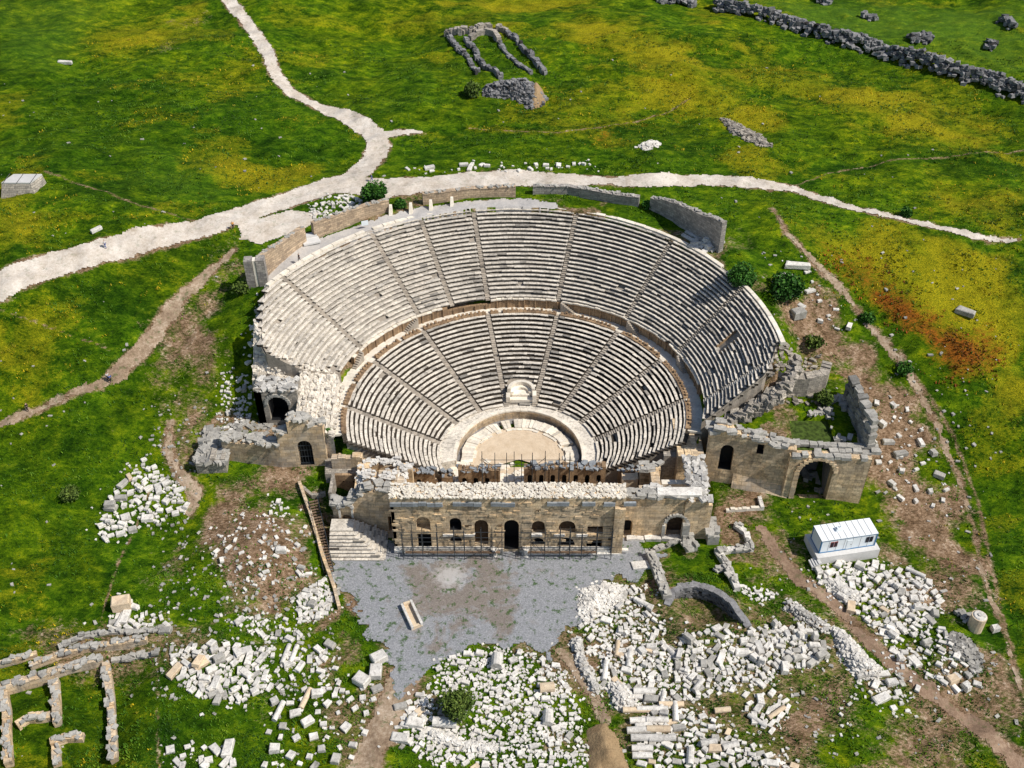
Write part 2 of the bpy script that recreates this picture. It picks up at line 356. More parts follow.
RED=[(GP(p),s) for p,s in (
 ([(862,285),(905,290),(955,325),(1000,350),(990,372),(950,378),(915,350),(880,325)],1.0),
 ([(820,240),(870,262),(930,300),(900,330),(862,300),(835,275)],.75),
 ([(590,128),(680,112),(675,128),(600,140)],.6),
 ([(150,60),(170,95),(140,110),(120,120),(130,80)],.35),
 ([(985,365),(1024,350),(1024,362),(1000,375)],.5),
)]
LUSH=[(GP(p),s) for p,s in (
 ([(0,60),(90,70),(230,100),(330,130),(340,165),(250,190),(150,170),(40,160),(0,150)],.7),
 ([(380,130),(600,130),(690,160),(640,175),(520,168),(400,175)],.5),
 ([(900,360),(1024,380),(1024,620),(990,560),(965,470),(935,400)],.6),
 ([(100,270),(240,235),(220,260),(150,330),(90,370),(0,410),(80,330)],.6),
 ([(0,430),(130,400),(160,430),(150,480),(100,560),(0,560)],.5),
 ([(0,560),(90,560),(230,640),(200,768),(0,768)],.6),([(940,380),(1024,380),(1024,768),(960,700)],.8),([(760,0),(1024,90),(1024,130),(900,90)],.4),
 ([(560,480),(740,480),(760,600),(700,640),(600,590)],.3),
)]
PALE=[(GP(p),s) for p,s in (
 ([(760,0),(1024,0),(1024,80),(960,60),(880,45),(800,20)],.9),
 ([(0,0),(120,0),(60,70),(0,60)],.45),([(140,150),(230,170),(220,190),(150,190)],.4),
)]
TRAILS=[(GP([(45,172),(90,188),(130,203),(165,212),(200,221)]),.7),(GP([(790,185),(850,168),(920,158),(1024,150)]),.6),(GP([(470,128),(560,133),(640,122),(690,100)]),.6),(GP([(905,365),(930,395),(955,440),(978,500),(992,570),(1008,640),(1024,690)]),.8),(GP([(150,490),(120,560),(100,620),(158,660),(158,768)]),.5),(GP([(0,310),(60,330),(110,350)]),.5)]
def soft(P,x,y,w,nz,k=1.): return np.clip(.5-(sdf(P,x,y)+nz*k)/w,0,1)
def masks(x,y):
    nz=(fbm(x/6,y/6,40,4)-.5)*14; n2=(fbm(x/1.6,y/1.6,44,3)-.5)*3
    def lay(L,w,k=1.):
        o=np.zeros(x.shape)
        for P,s in L: o=np.maximum(o,s*soft(P,x,y,w,nz,k))
        return o
    dirt=lay([(p,(.55,1.,.9,.95,.8,.8,.9,.6,.9,.8,.75,.7,.4)[i]) for i,p in enumerate(DIRT)],7,1.2)*.85
    dirt=np.maximum(dirt,.5*soft([(-30,-68),(60,-70),(62,-30),(45,-8),(34,-20),(-26,-24)],x,y,6,nz,.6)*sst(.46,.6,fbm(x/5,y/5,61,3)))
    dirt=np.maximum(dirt,.7*sst(.53,.64,fbm(x/7,y/7,62,4))*sst(70,40,np.hypot(x+6,y-2)))
    yel=lay(YEL,14)+.5*sst(.50,.66,fbm(x/16,y/10,50,5))*sst(60,80,np.hypot(x,y)); red=lay(RED,7,.7)
    lush=lay(LUSH,18); pale=lay(PALE,12)
    for P,wd in (ROAD1,ROAD2,SPUR,ROAD3,PATHL,TRACKR,TRACKD,TRACKB,PATHS1,PATHS2):
        dirt=np.maximum(dirt,.9*np.clip(.6-(dseg(P,x,y,False,wd)+n2*.5)/1.4,0,1))
    for P,w_ in TRAILS:
        q=np.clip(1-(dseg(P,x,y)+np.abs(n2)*.25)/w_,0,1); dirt=np.maximum(dirt,.75*q)
        lush=np.maximum(lush,np.clip(1-np.abs(dseg(P,x,y)-w_*1.6)/1.2,0,1))
    yel=np.maximum(yel,.55*np.clip(1.2-dseg(TRAILS[2][0],x,y)/2.2,0,1))
    dirt=np.maximum(dirt,.6*soft(TERR,x,y,2,n2,1)); dirt=np.maximum(dirt,.5*soft(COURT,x,y,2,n2,1))
    return [np.clip(a,0,1) for a in (dirt,yel,red,lush,pale)]
# ------------------------------------------------------------------ ground
def ground_material():
    m,nt,b=mat('meadow_ground'); n=N(nt)
    A=n.n('ShaderNodeAttribute',attribute_name='mask_a'); S=n.n('ShaderNodeSeparateColor'); n.L(A.outputs['Color'],S.inputs[0])
    B=n.n('ShaderNodeAttribute',attribute_name='mask_b'); T=n.n('ShaderNodeSeparateColor'); n.L(B.outputs['Color'],T.inputs[0])
    big=n.noise(.045,6,.62,dist=.6); mid=n.noise(.35,6,.7,stretch=(1,1.7,1,.5)); fin=n.noise(1.8,5,.75,stretch=(1,1.8,1,.7)); vf=n.noise(6.,3,.7)
    g=n.ramp(n.m('ADD',n.m('MULTIPLY',mid,.62),n.m('MULTIPLY',fin,.40)),[(.35,(.008,.026,.001)),(.45,(.029,.080,.002)),(.53,(.072,.150,.003)),(.61,(.16,.245,.006)),(.70,(.32,.37,.015))])
    sw=n.noise(.07,6,.7,stretch=(.55,1.6,1,-.35),dist=.8)
    g=n.mix(n.m('MULTIPLY',n.ramp(big,[(.44,0.),(.60,1.)]),.45),g,n.mix(1.,g,(2.0,1.3,.6),'MULTIPLY'))
    g=n.mix(n.m('MULTIPLY',n.ramp(sw,[(.38,1.),(.54,0.)]),.8),g,n.mix(1.,g,(.34,.48,.7),'MULTIPLY'))
    g=n.mix(n.m('MULTIPLY',n.ramp(n.noise(.16,6,.75,stretch=(.5,1.8,1,.45),dist=1.),[(.54,0.),(.66,1.)]),.7),g,n.mix(1.,g,(1.8,1.55,1.1),'MULTIPLY'))
    g=n.mix(n.m('MULTIPLY',n.ramp(n.noise(.9,4,.8),[(.60,0.),(.72,1.)]),.1),g,(.17,.14,.04))
    g=n.mix(n.m('MULTIPLY',T.outputs[0],.9),g,n.mix(1.,g,(.36,.58,.7),'MULTIPLY'))
    g=n.mix(n.m('MULTIPLY',T.outputs[1],.7),g,n.mix(.6,g,(.105,.20,.022)))
    def patch(maskv,nz,lo,hi,col,g,amt=1.):
        f=n.m('MULTIPLY',n.ramp(n.m('ADD',n.m('MULTIPLY',maskv,.36),n.m('MULTIPLY',nz,.75)),[(lo,0.),(hi,1.)]),n.m('MULTIPLY',n.ramp(maskv,[(.02,0.),(.2,1.)]),amt)); return n.mix(f,g,col)
    g=patch(S.outputs[1],n.m('ADD',n.m('MULTIPLY',mid,.5),n.m('MULTIPLY',fin,.5)),.50,.73,n.ramp(vf,[(.38,(.10,.125,.006)),(.64,(.52,.42,.012))]),g,.9)
    g=patch(S.outputs[2],n.m('ADD',n.m('MULTIPLY',mid,.6),n.m('MULTIPLY',fin,.4)),.55,.72,n.ramp(fin,[(.4,(.11,.035,.008)),(.6,(.36,.10,.014))]),g,.9)
    d=n.ramp(n.m('ADD',n.m('MULTIPLY',fin,.6),n.m('MULTIPLY',n.noise(.5,4,.6),.4)),[(.38,(.085,.052,.028)),(.48,(.21,.135,.078)),(.56,(.37,.25,.16)),(.66,(.60,.49,.37))])
    g=patch(S.outputs[0],n.m('ADD',n.m('MULTIPLY',fin,.55),n.m('MULTIPLY',n.noise(.7,5,.75),.5)),.50,.63,d,g,1.)
    n.L(g,b.inputs['Base Color']); b.inputs['Specular IOR Level'].default_value=.05
    n.bump(n.m('ADD',n.m('MULTIPLY',mid,1.6),n.m('ADD',n.m('MULTIPLY',fin,.7),n.m('MULTIPLY',vf,.2))),b,.75,.7); return m
def axis(a,b,st,far,gr=1.25):
    c=list(np.arange(a,b+st/2,st)); s=st; lo=a; hi=b; L=[];U=[]
    while lo>-far: s*=gr; lo-=s; L.append(lo)
    s=st
    while hi<far: s*=gr; hi+=s; U.append(hi)
    return np.array(L[::-1]+c+U)
GX=axis(-112,128,.42,4500); GY=axis(-74,152,.42,4500)
def build_ground():
    X,Y=np.meshgrid(GX,GY,indexing='xy'); nx,ny=len(GX),len(GY)
    Z=H(X,Y); far=np.maximum(np.abs(X)-400,0)+np.maximum(np.abs(Y)-400,0)
    Z=np.where(far>0,np.minimum(Z,45)+0*far,Z)
    core=(np.abs(X)<160)&(Y>-80)&(Y<170); ma=np.zeros((ny,nx,4)); mb=np.zeros((ny,nx,4)); ma[...,3]=1; mb[...,3]=1
    d,yl,rd,lu,pa=masks(X[core],Y[core]); ma[core,0]=d; ma[core,1]=yl; ma[core,2]=rd; mb[core,0]=lu; mb[core,1]=pa
    me=bpy.data.meshes.new('ground'); me.vertices.add(nx*ny); me.vertices.foreach_set('co',np.stack([X,Y,Z],-1).ravel())
    i=np.arange(ny-1)[:,None]*nx+np.arange(nx-1)[None,:]; q=np.stack([i,i+1,i+nx+1,i+nx],-1).reshape(-1,4)
    me.loops.add(q.size); me.loops.foreach_set('vertex_index',q.ravel()); me.polygons.add(len(q)); me.polygons.foreach_set('loop_start',np.arange(len(q))*4); me.polygons.foreach_set('loop_total',np.full(len(q),4))
    me.update(calc_edges=True); me.polygons.foreach_set('use_smooth',np.ones(len(q),bool))
    for nm,a in (('mask_a',ma),('mask_b',mb)):
        t=me.color_attributes.new(nm,'FLOAT_COLOR','POINT'); t.data.foreach_set('color',a.ravel().astype(np.float32))
    me.materials.append(ground_material()); o=bpy.data.objects.new('ground',me); COL.objects.link(o); o['kind']='structure'; return o
def sheet(name,fn,box,st,m,lift=.07,cat='structure'):
    xs=np.arange(box[0],box[1],st); ys=np.arange(box[2],box[3],st); X,Y=np.meshgrid(xs,ys,indexing='xy')
    keep=fn(X+st/2,Y+st/2)[:-1,:-1]; ny,nx=X.shape; i=(np.arange(ny-1)[:,None]*nx+np.arange(nx-1)[None,:])[keep]
    q=np.stack([i,i+1,i+nx+1,i+nx],-1); u,inv=np.unique(q,return_inverse=True); q=inv.reshape(-1,4)
    xx=X.ravel()[u]; yy=Y.ravel()[u]; zz=H(xx,yy)+lift
    me=bpy.data.meshes.new(name); me.from_pydata(np.stack([xx,yy,zz],1).tolist(),[],q.tolist()); me.materials.append(M[m]); me.polygons.foreach_set('use_smooth',np.ones(len(q),bool))
    o=bpy.data.objects.new(name,me); COL.objects.link(o); o['kind']='structure'; return o
def bbox(P,pad=6):
    a=np.array(P); return (a[:,0].min()-pad,a[:,0].max()+pad,a[:,1].min()-pad,a[:,1].max()+pad)
def roadmat(name,a,b_,c,fine=(.6,.6),green=0.):
    m,nt,b=mat(name); n=N(nt); f=n.noise(2.2,6,.75); g=n.noise(.25,5,.6,dist=.5)
    col=n.ramp(n.m('ADD',n.m('MULTIPLY',f,.5),n.m('MULTIPLY',g,.5)),[(.36,a),(.5,b_),(.62,c)])
    col=n.mix(n.m('MULTIPLY',n.ramp(n.noise(9,2,.8),[(.55,0.),(.7,1.)]),.35),col,tuple(v*.45 for v in a))
    if green: col=n.mix(n.m('MULTIPLY',n.ramp(n.noise(.9,5,.7),[(.56,0.),(.64,1.)]),green),col,(.04,.09,.012))
    n.L(col,b.inputs['Base Color']); n.bump(f,b,.6,.12); return m
M['road']=roadmat('pale_road',(.42,.355,.28),(.58,.515,.44),(.70,.645,.57),green=.3)
M['dirtp']=roadmat('dirt_path',(.15,.10,.065),(.31,.225,.15),(.50,.40,.30),green=.6)
M['dirtd']=roadmat('brown_track',(.13,.085,.055),(.25,.165,.11),(.36,.26,.18),green=.4)
M['terr']=roadmat('grey_walk',(.34,.33,.32),(.45,.43,.41),(.54,.51,.47))
def courtmat():
    m,nt,b=mat('blue_grey_gravel'); n=N(nt); f=n.noise(5,5,.8); g=n.noise(.16,5,.65,dist=.7)
    c=n.ramp(f,[(.35,(.16,.166,.175)),(.5,(.25,.257,.272)),(.65,(.38,.386,.40))])
    cx=n.n('ShaderNodeVectorMath',operation='DISTANCE'); n.L(n.geo.outputs['Position'],cx.inputs[0]); cx.inputs[1].default_value=(-9,-29.5,0)
    near=n.ramp(n.m('DIVIDE',cx.outputs['Value'],14.),[(.25,1.),(1.,0.)])
    c=n.mix(n.m('MULTIPLY',n.ramp(n.m('ADD',n.m('MULTIPLY',g,.8),n.m('MULTIPLY',near,.22)),[(.50,0.),(.58,1.)]),.8),c,n.ramp(f,[(.4,(.15,.12,.10)),(.6,(.24,.20,.16))]))
    c=n.mix(n.m('MULTIPLY',n.ramp(n.noise(.5,4,.7),[(.57,0.),(.63,1.)]),.35),c,(.33,.33,.34))
    c=n.mix(n.m('MULTIPLY',n.ramp(n.noise(.8,6,.75),[(.545,0.),(.61,1.)]),.85),c,(.035,.085,.012))
    cw_=n.n('ShaderNodeVectorMath',operation='DISTANCE'); n.L(n.geo.outputs['Position'],cw_.inputs[0]); cw_.inputs[1].default_value=(*W(450,577,0),0)
    c=n.mix(n.m('MULTIPLY',n.ramp(n.m('ADD',n.m('DIVIDE',cw_.outputs['Value'],6.),n.m('MULTIPLY',n.noise(1.6,5,.7),.9)),[(.62,1.),(.95,0.)]),.55),c,(.58,.57,.56))
    n.L(c,b.inputs['Base Color']); n.bump(f,b,.6,.06); return m
M['court']=courtmat()
def pathfn(P,wd,s,amp=.6):
    return lambda x,y: dseg(P,x,y,False,wd)+(fbm(x/1.3,y/1.3,s,4)-.5)*1.9*amp+(fbm(x/6,y/6,s+9,2)-.5)*.9*amp+.15<0
if True:
    build_ground()
    def roadfn(x,y):
        a=np.minimum.reduce([dseg(P,x,y,False,w) for P,w in (ROAD1,SPUR,ROAD2,ROAD3)]); a=np.minimum(a,sdf(FORK,x,y))
        return a+(fbm(x/1.1,y/1.1,70,4)-.5)*1.2+(fbm(x/9,y/9,71,2)-.5)*1.0<0
    allr=ROAD1[0]+ROAD2[0]+ROAD3[0]
    sheet('road',roadfn,bbox(allr),.3,'road',.10)
    for nm,(P,wd),s,mt,amp in (('path',PATHL,80,'dirtp',1.),('path',TRACKR,81,'dirtp',.9),('path',TRACKD,82,'dirtd',1.1),('path',TRACKB,83,'dirtp',.9),('path',PATHS1,84,'dirtp',1.),('path',PATHS2,85,'dirtp',.8)):
        sheet(nm,pathfn(P,wd,s,amp),bbox(P),.25,mt,.05+.008*(s-80))
    sheet('gravel_forecourt',lambda x,y:(sdf(COURT,x,y)+(fbm(x/2.2,y/2.2,90,4)-.5)*4.5<0),bbox(COURT),.2,'court',.12)
    sheet('rim_walk',lambda x,y:sdf(TERR,x,y)+(fbm(x/1.5,y/1.5,95,3)-.5)*1.2<0,bbox(TERR),.25,'terr',.11)
# ================================================================== THE SEATING
def pv(t,r,z): return (r*math.sin(t),r*math.cos(t),z)
def pbox(mb,t0,t1,ri,ro,z0,z1,tint=.6,jr=0,jz=0,bottom=False):
    """a block bent round the hall: ri(t), ro(t) give its inner and outer radius"""
    a=random.uniform(-jr,jr); c=random.uniform(-jz,jz); e=random.uniform(-jz,jz)
    i0,i1,o0,o1=ri(t0)+a,ri(t1)+a,ro(t0),ro(t1)
    vs=[pv(t0,i0,z0),pv(t1,i1,z0),pv(t1,o1,z0),pv(t0,o0,z0),pv(t0,i0,z1+c),pv(t1,i1,z1+e),pv(t1,o1,z1+e),pv(t0,o0,z1+c)]
    fs=[(4,5,6,7)[::-1],(0,1,5,4)[::-1],(1,2,6,5)[::-1],(3,0,4,7)[::-1]]
    if bottom: fs.append((0,1,2,3))
    mb.add(vs,fs,tint)
th=thing('theatre_seating','horseshoe bowl of pale stone benches rising in two banks round the orchestra','theatre seating',(0,0,0))
def lerpf(f,g,k): return lambda t:f(t)*(1-k)+g(t)*k
def ends(low,f):
    """t limits of a row: found from where the row reaches its cut line"""
    if low: yl=-6.3;yr=-6.6
    else:
        yl=8.2-3*min(1,f*3)+ (2*(f-.3) if f>.3 else 0)+max(0,f-.66)*38; yr=-4.2+4*f+max(0,f-.75)*22
    a,b=(lerpf(r_ring,r_par,f),)*2 if low else (lerpf(r_pod,r_rim,f),)*2
    tl=-R(125)
    while a(tl)*math.cos(tl)<yl: tl+=.004
    tr=R(125)
    while a(tr)*math.cos(tr)<yr: tr-=.004
    return tl,tr
def rowset(low):
    n=NLOW if low else NUP; fa,fb=(r_ring,r_par) if low else (r_pod,r_rim); za,zb=(ZRING,ZPAR) if low else (ZPOD,ZRIM)
    ais=LOWA if low else UPA; rise=(zb-za)/n; wed=[MB() for _ in range(len(ais)+1)]; w=.52 if low else .48
    for j in range(n):
        f0=j/n; f1=(j+1)/n; ri=lerpf(fa,fb,f0); ro=lerpf(fa,fb,f1); z0=za+rise*j; z1=z0+rise
        tl,tr=ends(low,f0); rm=ri(0); jit=0 if low else 1
        tl+=random.uniform(0,1.6)/rm*jit; tr-=random.uniform(0,1.6)/rm*jit
        lim=[tl]+[a for a in ais]+[tr]
        for q in range(len(lim)-1):
            a=lim[q]+(w/rm if q else 0); b=lim[q+1]-(w/rm if q<len(lim)-2 else 0); a=max(a,tl); b=min(b,tr)
            if b<=a+.01: continue
            seg=[(a,b)]
            hole=None
            if low and j in (1,2,3,4,5): hole=(R(1.5)-2.3/rm,R(1.5)+2.3/rm)
            if not low and 8<=j<=13: hole=(R(73)-.9/rm,R(73)+1.0/rm)
            if hole and a<hole[0] and hole[1]<b: seg=[(a,hole[0]),(hole[1],b)]
            for a,b in seg:
                m=max(1,int((b-a)*rm/1.3)); ts=[a+(b-a)*(k+(random.uniform(-.3,.3) if 0<k<m else 0))/m for k in range(m+1)]
                for k in range(m):
                    u0,u1=ts[k]+.012/rm,ts[k+1]-.012/rm; um=(u0+u1)/2; left=um<R(-40)
                    wear=vn(um*9,j*.9,3 if low else 4); tint=.35+.65*random.random() if wear>.3 else .05+.6*random.random()
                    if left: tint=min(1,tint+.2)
                    if random.random()<(.004 if low else .007)*(1+3*(abs(um)>R(80))): continue
                    jr=.06+.12*(wear<.35); jz=.03+.04*(wear<.35)
                    sh=lambda g,d:(lambda t,g=g,d=d:g(t)+d)
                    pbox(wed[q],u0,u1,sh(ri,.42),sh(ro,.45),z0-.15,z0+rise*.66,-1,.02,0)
                    mid_=(lambda t,a=ri,b=ro:a(t)*(.36 if t<-.4 else .40)+b(t)*(.64 if t<-.4 else .60))
                    pbox(wed[q],u0,u1,ri,mid_,z0+rise*.66,z1,tint,jr,jz,True)
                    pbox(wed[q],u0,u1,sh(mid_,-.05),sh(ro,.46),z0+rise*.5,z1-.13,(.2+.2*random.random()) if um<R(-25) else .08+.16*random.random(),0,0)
    for q,mb in enumerate(wed):
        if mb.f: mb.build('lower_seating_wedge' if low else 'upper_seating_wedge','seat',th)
    # bed under the rows
    mb=MB(); T=np.linspace(*ends(low,.5),90)
    Rr=[lerpf(fa,fb,k/n) for k in range(n+1)]
    for k in range(n):
        A,B=ends(low,k/n),ends(low,(k+1)/n)
        Ta=np.linspace(*A,100); Tb=np.linspace(*B,100)
        for q in range(99):
            mb.add([pv(Ta[q],Rr[k](Ta[q])+.3,za+rise*k-.2),pv(Tb[q],Rr[k+1](Tb[q])+.3,za+rise*(k+1)-.2),pv(Tb[q+1],Rr[k+1](Tb[q+1])+.3,za+rise*(k+1)-.2),pv(Ta[q+1],Rr[k](Ta[q+1])+.3,za+rise*k-.2)],[(0,1,2,3)],.2+.2*random.random())
        for (ta,tb,fl) in ((A[0],B[0],0),(A[1],B[1],1)):
            p=pv(ta,Rr[k](ta),za+rise*k+.1); q_=pv(tb,Rr[k+1](tb),za+rise*(k+1)+.1)
            zl=0 if low else (5 if fl else 7)
            mb.add([p,q_,(q_[0],q_[1],zl),(p[0],p[1],zl)],[(0,1,2,3) if fl else (3,2,1,0)],.35)
    if not low:   # outer back face of the bank
        Tb=np.linspace(*ends(False,1.),120)
        for q in range(119):
            a=pv(Tb[q],r_rim(Tb[q])+.35,ZRIM); b_=pv(Tb[q+1],r_rim(Tb[q+1])+.35,ZRIM)
            mb.add([a,b_,(b_[0],b_[1],8),(a[0],a[1],8)],[(3,2,1,0)],.4)
    mb.build('lower_bench_bed' if low else 'upper_bench_bed','stair',th)
    for a in ais:
        mb=MB()
        for j in range(n*2):
            f0=j/2/n; f1=(j+1)/2/n; ri=lerpf(fa,fb,f0); ro=lerpf(fa,fb,f1)
            y=ri(a)*math.cos(a); tl,tr=ends(low,f0)
            if not(tl<a<tr): continue
            if random.random()<.04: continue
            w=(.42+random.uniform(-.03,.03))/ri(a); z1=za+rise*(j+1)/2+random.uniform(-.03,.01)
            pbox(mb,a-w,a+w,ri,lambda t,g=ro:g(t)+.1,z1-rise*.5-.2,z1-.06,.2+.8*random.random(),.03,.03)
        mb.build('stairway','stair' if low or abs(a)<1.2 else 'seat',th)
rowset(True); rowset(False)
# top ledge of the upper bank
mb=MB(); t=ends(False,.99)[0]+.02
while t<ends(False,.99)[1]:
    d=random.uniform(1.5,2.6)/46
    if not (R(13)<t<R(20) and random.random()<.5) and random.random()>.06: pbox(mb,t,t+d-.002,lambda t:r_rim(t)-.02,lambda t:r_rim(t)+.75,ZRIM-.3,ZRIM+.22,.6+.4*random.random(),.05,.05)
    t+=d
mb.build('top_ledge','seatw',th)
# walkway between the banks, bench backs in front of it, podium wall behind it
TL,TR=R(-99),R(98)
mb=MB(); n=120
for k in range(n):
    a=TL+(TR-TL)*k/n; b_=TL+(TR-TL)*(k+1)/n
    pbox(mb,a,b_,lambda t:r_par(t)+.1,lambda t:r_pod(t)+.3,9.0,9.42,.5+.3*random.random(),0,.02)
mb.build('walkway','seatw',th)
mb=MB(); t=TL
while t<TR-.02:
    d=.78/r_par(t)
    gap=any(abs(t+d/2-a)<.5/28 for a in LOWA)
    if gap and mb.f: mb.build('bench_back','brown',th); mb=MB()
    if not gap and random.random()>.07:
        pbox(mb,t,t+d*.96,lambda t:r_par(t)-.35,lambda t:r_par(t)+.42,9.3,9.3+.42,.25+.4*random.random(),.03,.03)
        h=9.95+random.uniform(-.2,.22)
        pbox(mb,t+d*.08,t+d*.6,lambda t:r_par(t)+.12,lambda t:r_par(t)+.5,9.5,h,.5+.5*random.random(),.05,.06)
    t+=d
if mb.f: mb.build('bench_back','brown',th)
mb=MB(); cp=MB(); t=R(-66)
while t<R(80):
    d=1.05/31
    z1=11.45+random.uniform(-.15,.05)
    if abs(t+.33)<.14: z1=10.6
    pbox(mb,t,t+d-.001,lambda t:r_pod(t)-.02,lambda t:r_pod(t)+.5,9.3,z1-.12,.3+.5*random.random(),.03,0)
    if int(t/d)%2==0: pbox(mb,t,t+d*.22,lambda t:r_pod(t)-.22,lambda t:r_pod(t)+.1,9.3,z1-.2,.8,.02,0)
    if random.random()>.12 and z1>11: pbox(cp,t,t+d-.002,lambda t:r_pod(t)-.28,lambda t:r_pod(t)+.5,z1-.12,z1+.14,.5+.5*random.random(),.04,.03,True)
    t+=d
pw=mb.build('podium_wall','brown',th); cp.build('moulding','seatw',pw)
for a,sg in ((R(14),1),(R(39),1),(R(63),1),(R(-61),-1),(R(-36),-1)):
    mb=MB()
    for k in range(8):
        t0=a+sg*(.02+k*.011); pbox(mb,min(t0,t0+sg*.011),max(t0,t0+sg*.011),lambda t:r_pod(t)-.85,lambda t:r_pod(t),9.35,11.4-k*.25,.5+.5*random.random())
    mb.build('podium_stair','stair',th)
# ring round the orchestra
def ringpart(name,fi,fo,z0,z1,m,seg,ta,tb,jr=.05,jz=.03,miss=0,tl=.4,thr=.6):
    mb=MB(); t=ta
    while t<tb:
        d=seg/fo(t)
        if random.random()>=miss: pbox(mb,t,t+d-.003,fi,fo,z0,z1,tl+thr*random.random(),jr,jz)
        t+=d
    return mb.build(name,m,th)
ringpart('ring_walk',r_rin,lambda t:r_ring(t)+.35,ZRING-1.9,ZRING-.02,'seat',1.3,R(-106),R(106),.03,.02,0,.65,.35)
ringpart('orchestra_wall',lambda t:r_rin(t)-.06,lambda t:r_rin(t)+.2,-.1,ZRING-.3,'tanw',1.2,R(-106),R(106),.02,0,0,.3,.6)
ringpart('wall_coping',lambda t:r_rin(t)-.16,lambda t:r_rin(t)+.5,ZRING-.3,ZRING+.03,'seatw',1.4,R(-104),R(104),.04,.02,.05,.6,.4)
ringpart('orchestra_gutter',lambda t:r_rin(t)-1.2,lambda t:r_rin(t),-.3,-.02,'dgrey',2,R(-108),R(108))
ringpart('orchestra_ledge',lambda t:r_flo(t)-.2,lambda t:r_rin(t)-.95+.5*vn(t*9,0,5),-.2,.5,'seatw',.8,R(-112),R(112),.12,.12,.05,.45,.55)
ringpart('inner_ledge',lambda t:r_flo(t)-.7,lambda t:r_flo(t)-.15,-.2,.3,'seatw',1.,R(-110),R(110),.1,.03,.35,.5,.4)
mb=MB(); n=60
for k in range(n):
    a=R(-118)+R(236)*k/n; b_=R(-118)+R(236)*(k+1)/n
    mb.add([(0,-1,.16),pv(a,r_flo(a)+.2,.16),pv(b_,r_flo(b_)+.2,.16)],[(2,1,0)],.7)
mb.box((0,-4.6,-.1),(17,3.4,.262),0,.7)
mb.build('orchestra_floor','earth',th)
# throne niche half way up the middle of the lower bank
mb=MB(); cx,cy=.45,14.0; z0=3.9
def arc(cx,cy,r0,r1,z0,z1,a0,a1,n,mb,tint):
    for k in range(n):
        a=a0+(a1-a0)*k/n; b_=a0+(a1-a0)*(k+1)/n
        P=[(cx+r*math.cos(q),cy+r*math.sin(q)) for r in (r0,r1) for q in (a,b_)]
        vs=[(*p,z) for z in (z0,z1) for p in (P[0],P[1],P[3],P[2])]
        mb.add(vs,[(4,5,6,7),(0,1,5,4)[::-1],(2,3,7,6)[::-1],(1,2,6,5),(3,0,4,7)],tint*random.uniform(.8,1.1))
arc(cx,cy-1.4,1.9,2.5,2.2,4.55,0,PI,12,mb,.55); arc(cx,cy-1.4,1.35,1.9,2.2,3.75,0,PI,12,mb,.95)
mb.box((cx,cy-.9,2.2),(3.2,1.4,1.1),0,.95); mb.box((cx-2.35,cy-2.,2.4),(.7,1.4,1.2),0,.6); mb.box((cx+2.35,cy-2.,2.4),(.7,1.4,1.6),0,.9); mb.box((cx,cy-2.1,2.2),(4.2,.9,.65),0,.9)
mb.build('honour_bench','seatw',th)
# side walls of the slot in the upper bank
mb=MB(); a=R(73)
for s_ in (-1,1):
    for j in range(8,14):
        f0=j/NUP; f1=(j+1)/NUP; tt=a+s_*1.0/36
        pbox(mb,tt-.006,tt+.006,lerpf(r_pod,r_rim,f0),lerpf(r_pod,r_rim,f1),ZPOD+f0*10-1.2,ZPOD+f1*10-.1,.5)
mb.build('gangway_lining','brown',th)
# worn sloping masonry where the left end of the upper bank has lost its benches
mb=MB(); nx,ny=54,46; V={}
ins=[]
for i in range(nx+1):
    for j in range(ny+1):
        x=-30.2-14.6*i/nx; u=i/nx; yend=6.9+max(0,u-.72)*16; y0=(-5.6*(1-u)+ -1.0*u) if u<.46 else 4.3; y1=yend+1.2; y=y0+(y1-y0)*j/ny
        t=math.atan2(x,y); r=math.hypot(x,y); 
        zlo=9.6+.20*(-30.2-x); zhi=float(cone(np.array(x),np.array(yend))[0])-.35; kk=min(1,max(0,(y-y0)/(yend-y0))); zz=zlo+(zhi-zlo)*kk**1.25+((r/.78)%1)*.35
        st=.42; zq=math.floor(zz/st+vn(x*.5,y*.5,6)*1.2)*st
        zz=zz*.45+zq*.55+(vn(x*1.4,y*1.4,8)-.5)*.5
        V[i,j]=len(mb.v); mb.v.append((x,y,zz))
mb.k=len(mb.v)
for i in range(nx):
    for j in range(ny): mb.f.append((V[i,j],V[i,j+1],V[i+1,j+1],V[i+1,j])); mb.t.append(.45+.55*random.random())
for j in range(ny):
    a,b_=mb.v[V[nx,j]],mb.v[V[nx,j+1]]; mb.add([a,b_,(b_[0],b_[1],6),(a[0],a[1],6)],[(0,1,2,3)],.4)
for i in range(nx):
    a,b_=mb.v[V[i,0]],mb.v[V[i+1,0]]; mb.add([a,b_,(b_[0],b_[1],3),(a[0],a[1],3)],[(3,2,1,0)],.4)
for k in range(420):
    q_=random.choice(list(V.values())); x,y,z=mb.v[q_]; u=(-30.2-x)/14.6
    s=random.uniform(.2,.6); mb.box((x,y,z-.1),(s*1.5,s,s*.6),math.atan2(-x,y)*-1+random.uniform(-.3,.3),.3+.7*random.random(),.12)
mb.build('worn_masonry','seat',th)
# broken masonry at the right hand end of the upper bank
mb=MB()
for k in range(420):
    f=random.random()**.8; u=random.random()
    x=31.5+f*14; y=-4.2+4*f+max(0,f-.75)*16-random.uniform(0,1)*(1.2+1.6*f); z=11+f*8.5-u*1.6
    s=random.uniform(.35,.95); mb.box((x,y,z-.5),(s*1.5,s*1.2,s),random.random()*3,.2+.8*random.random(),.15,(random.uniform(-.3,.3),random.uniform(-.3,.3)))
mb.build('broken_masonry','grey',th)
